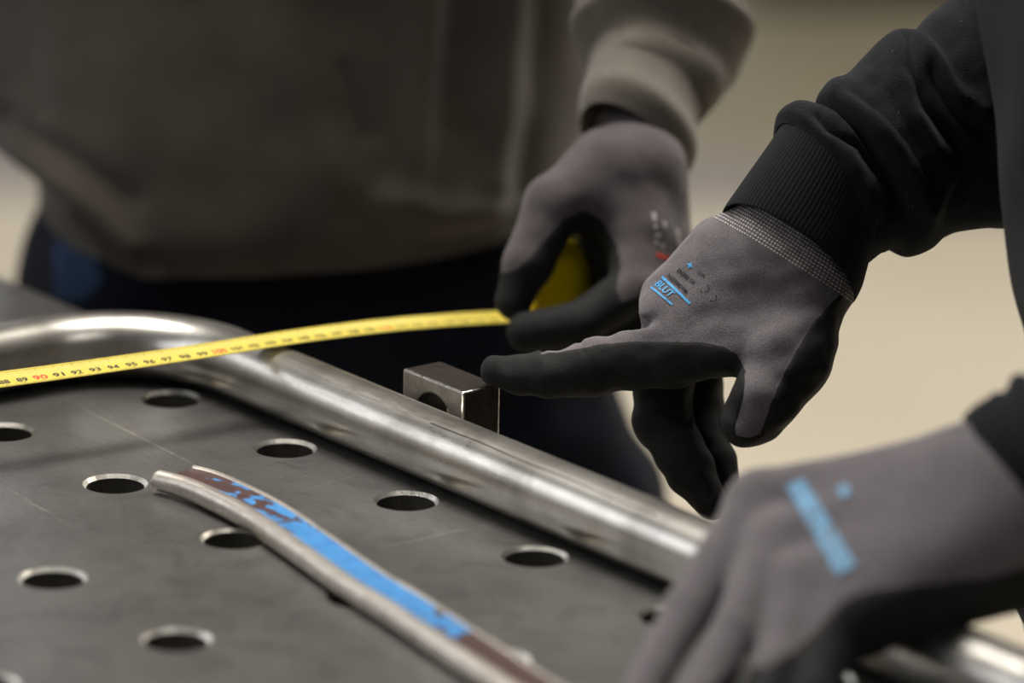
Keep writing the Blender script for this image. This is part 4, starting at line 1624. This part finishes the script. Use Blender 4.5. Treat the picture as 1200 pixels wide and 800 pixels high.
def rounded_slab(cx, cz, w, h, r, t, off, name, mat, bev):
    bm = bmesh.new()
    pts = []
    for (sx, sz, a0) in ((1, 1, 0), (-1, 1, 90), (-1, -1, 180), (1, -1, 270)):
        rr = r if not (sx < 0 and sz < 0) else r * 0.35
        for k in range(7):
            a = math.radians(a0 + 90 * k / 6)
            pts.append((sx * (w / 2 - rr) + rr * math.cos(a), sz * (h / 2 - rr) + rr * math.sin(a)))
    base = PT[i_end] + hz * cx + ZA * cz + th * off
    lo = [bm.verts.new(tuple(base + hz * x + ZA * z - th * t / 2)) for x, z in pts]
    hi = [bm.verts.new(tuple(base + hz * x + ZA * z + th * t / 2)) for x, z in pts]
    n = len(pts)
    bm.faces.new(lo)
    bm.faces.new(hi[::-1])
    for i in range(n):
        bm.faces.new((lo[i], hi[i], hi[(i + 1) % n], lo[(i + 1) % n]))
    eds = [e for e in bm.edges if e.verts[0] in lo and e.verts[1] in lo or (e.verts[0] in hi and e.verts[1] in hi)]
    bmesh.ops.bevel(bm, geom=eds, offset=bev, segments=3, profile=0.5, affect='EDGES')
    return bm_obj(name, bm, mat, tape, True)


rounded_slab(0.0225, 0.0175, 0.036, 0.043, 0.013, 0.030, 0.004, 'case', MAT['case_yellow'], 0.005)
rounded_slab(0.0225, 0.0190, 0.014, 0.034, 0.004, 0.002, 0.0205, 'belt_clip', MAT['bright_steel'], 0.0005)


# ------------------------------------------------------------------ heads (above the frame) and the far arm of the person behind
MAT['skin'] = plain('skin', (0.46, 0.27, 0.19), 0.55, 0, 0.06, 60)
MAT['hair'] = cloth('dark_brown_hair', (0.03, 0.02, 0.014), 0.3, 90, 900, 0.001, 0.7, 0.1)


def head(parent, neck, c, look):
    """c: centre of the skull; look: unit direction of the face"""
    c, neck = np.asarray(c, float), np.asarray(neck, float)
    look = np.asarray(look, float) / np.linalg.norm(look)
    rt = np.cross(look, ZA)
    rt /= np.linalg.norm(rt)
    up = np.cross(rt, look)
    q = lambda x, y, z: c + rt * x + look * y + up * z
    f = Field()
    f.cone(neck, q(0, -0.03, -0.06), .060, .056, 0.02)
    f.cone(q(0, -0.025, 0.03), q(0, 0.02, 0.035), .082, .078, 0.02)
    f.cone(q(0, 0.02, -0.03), q(0, 0.045, -0.085), .060, .036, 0.03)
    f.cone(q(0, 0.088, 0.012), q(0, 0.108, -0.022), .008, .013, 0.012)
    for sx in (-1, 1):
        f.cone(q(0.078 * sx, -0.01, 0.02), q(0.076 * sx, -0.005, -0.025), .014, .009, 0.006)
        f.cone(q(0.034 * sx, 0.098, 0.012), q(0.032 * sx, 0.098, 0.012), .011, .011, 0.006, sub=True)
        f.cone(q(0.034 * sx, 0.080, 0.010), q(0.033 * sx, 0.080, 0.010), .0125, .0125, 0.003)
    f.cone(q(-0.018, 0.086, -0.062), q(0.018, 0.086, -0.062), .007, .007, 0.006)
    V, F = f.mesh(0.0035)
    mesh_np('head', V, F, MAT['skin'], parent)
    f = Field()
    f.cone(q(0, -0.030, 0.040), q(0, 0.015, 0.050), .088, .082, 0.02)
    f.plane(q(0, 0.03, 0.03), look * 0.8 - up * 0.75, 0.01)
    V, F = f.mesh(0.0035)
    V = V + vnormals(V, F) * (0.002 * wave(97, V, 120))[:, None]
    mesh_np('hair', V, F, MAT['hair'], parent)


topg = rows_g_top
head(pg, topg, topg + np.array([0.01, -0.10, 0.17]), (0.05, -0.80, -0.60))
topb = rows_b_top
head(pb, topb, topb + np.array([-0.10, -0.02, 0.17]), (-0.85, -0.15, -0.50))

R_pairs = [((-290, 497), (-180, 467), 2.43), ((-298, 468), (-186, 436), 2.44), ((-310, 420), (-190, 390), 2.46), ((-345, 300), (-205, 262), 2.53), ((-395, 120), (-235, 100), 2.66),
           ((-370, -100), (-190, -100), 2.76), ((-290, -350), (-90, -340), 2.84), ((-150, -640), (30, -560), 2.87), ((20, -800), (120, -700), 2.89)]
rowsR = pair_rows(R_pairs, 0.9)
V, F, UVs = loft(cuff_rows(rowsR), 90, 8, lambda s, P, V: 0.003 * wave(84, V, 60))
mesh_np('sleeve', V, F, MAT['sweat_grey_lit'], sg, uv=UVs)
f = Field()
R_ = at
f.cone(R_(-240, 455, 2.445), R_(-220, 482, 2.425), .021, .025, 0.006)
for k in range(4):
    y0, d0 = 452 + 13 * k, 2.395 + 0.016 * k
    f.chain([(R_(-222, y0 + 8, d0 + .012), .015), (R_(-176, y0 - 4, d0), .0115), (R_(-150, y0 + 8, d0 - .004), .0105), (R_(-170, y0 + 30, d0), .0095)], 0.003, 0.008)
f.chain([(R_(-215, 470, 2.40), .016), (R_(-180, 448, 2.40), .012), (R_(-152, 456, 2.405), .0095)], 0.004, 0.01)
V, F = f.mesh(0.002)
gr_ = mesh_np('glove', V, F, MAT['glove_knit_brown'], pg)
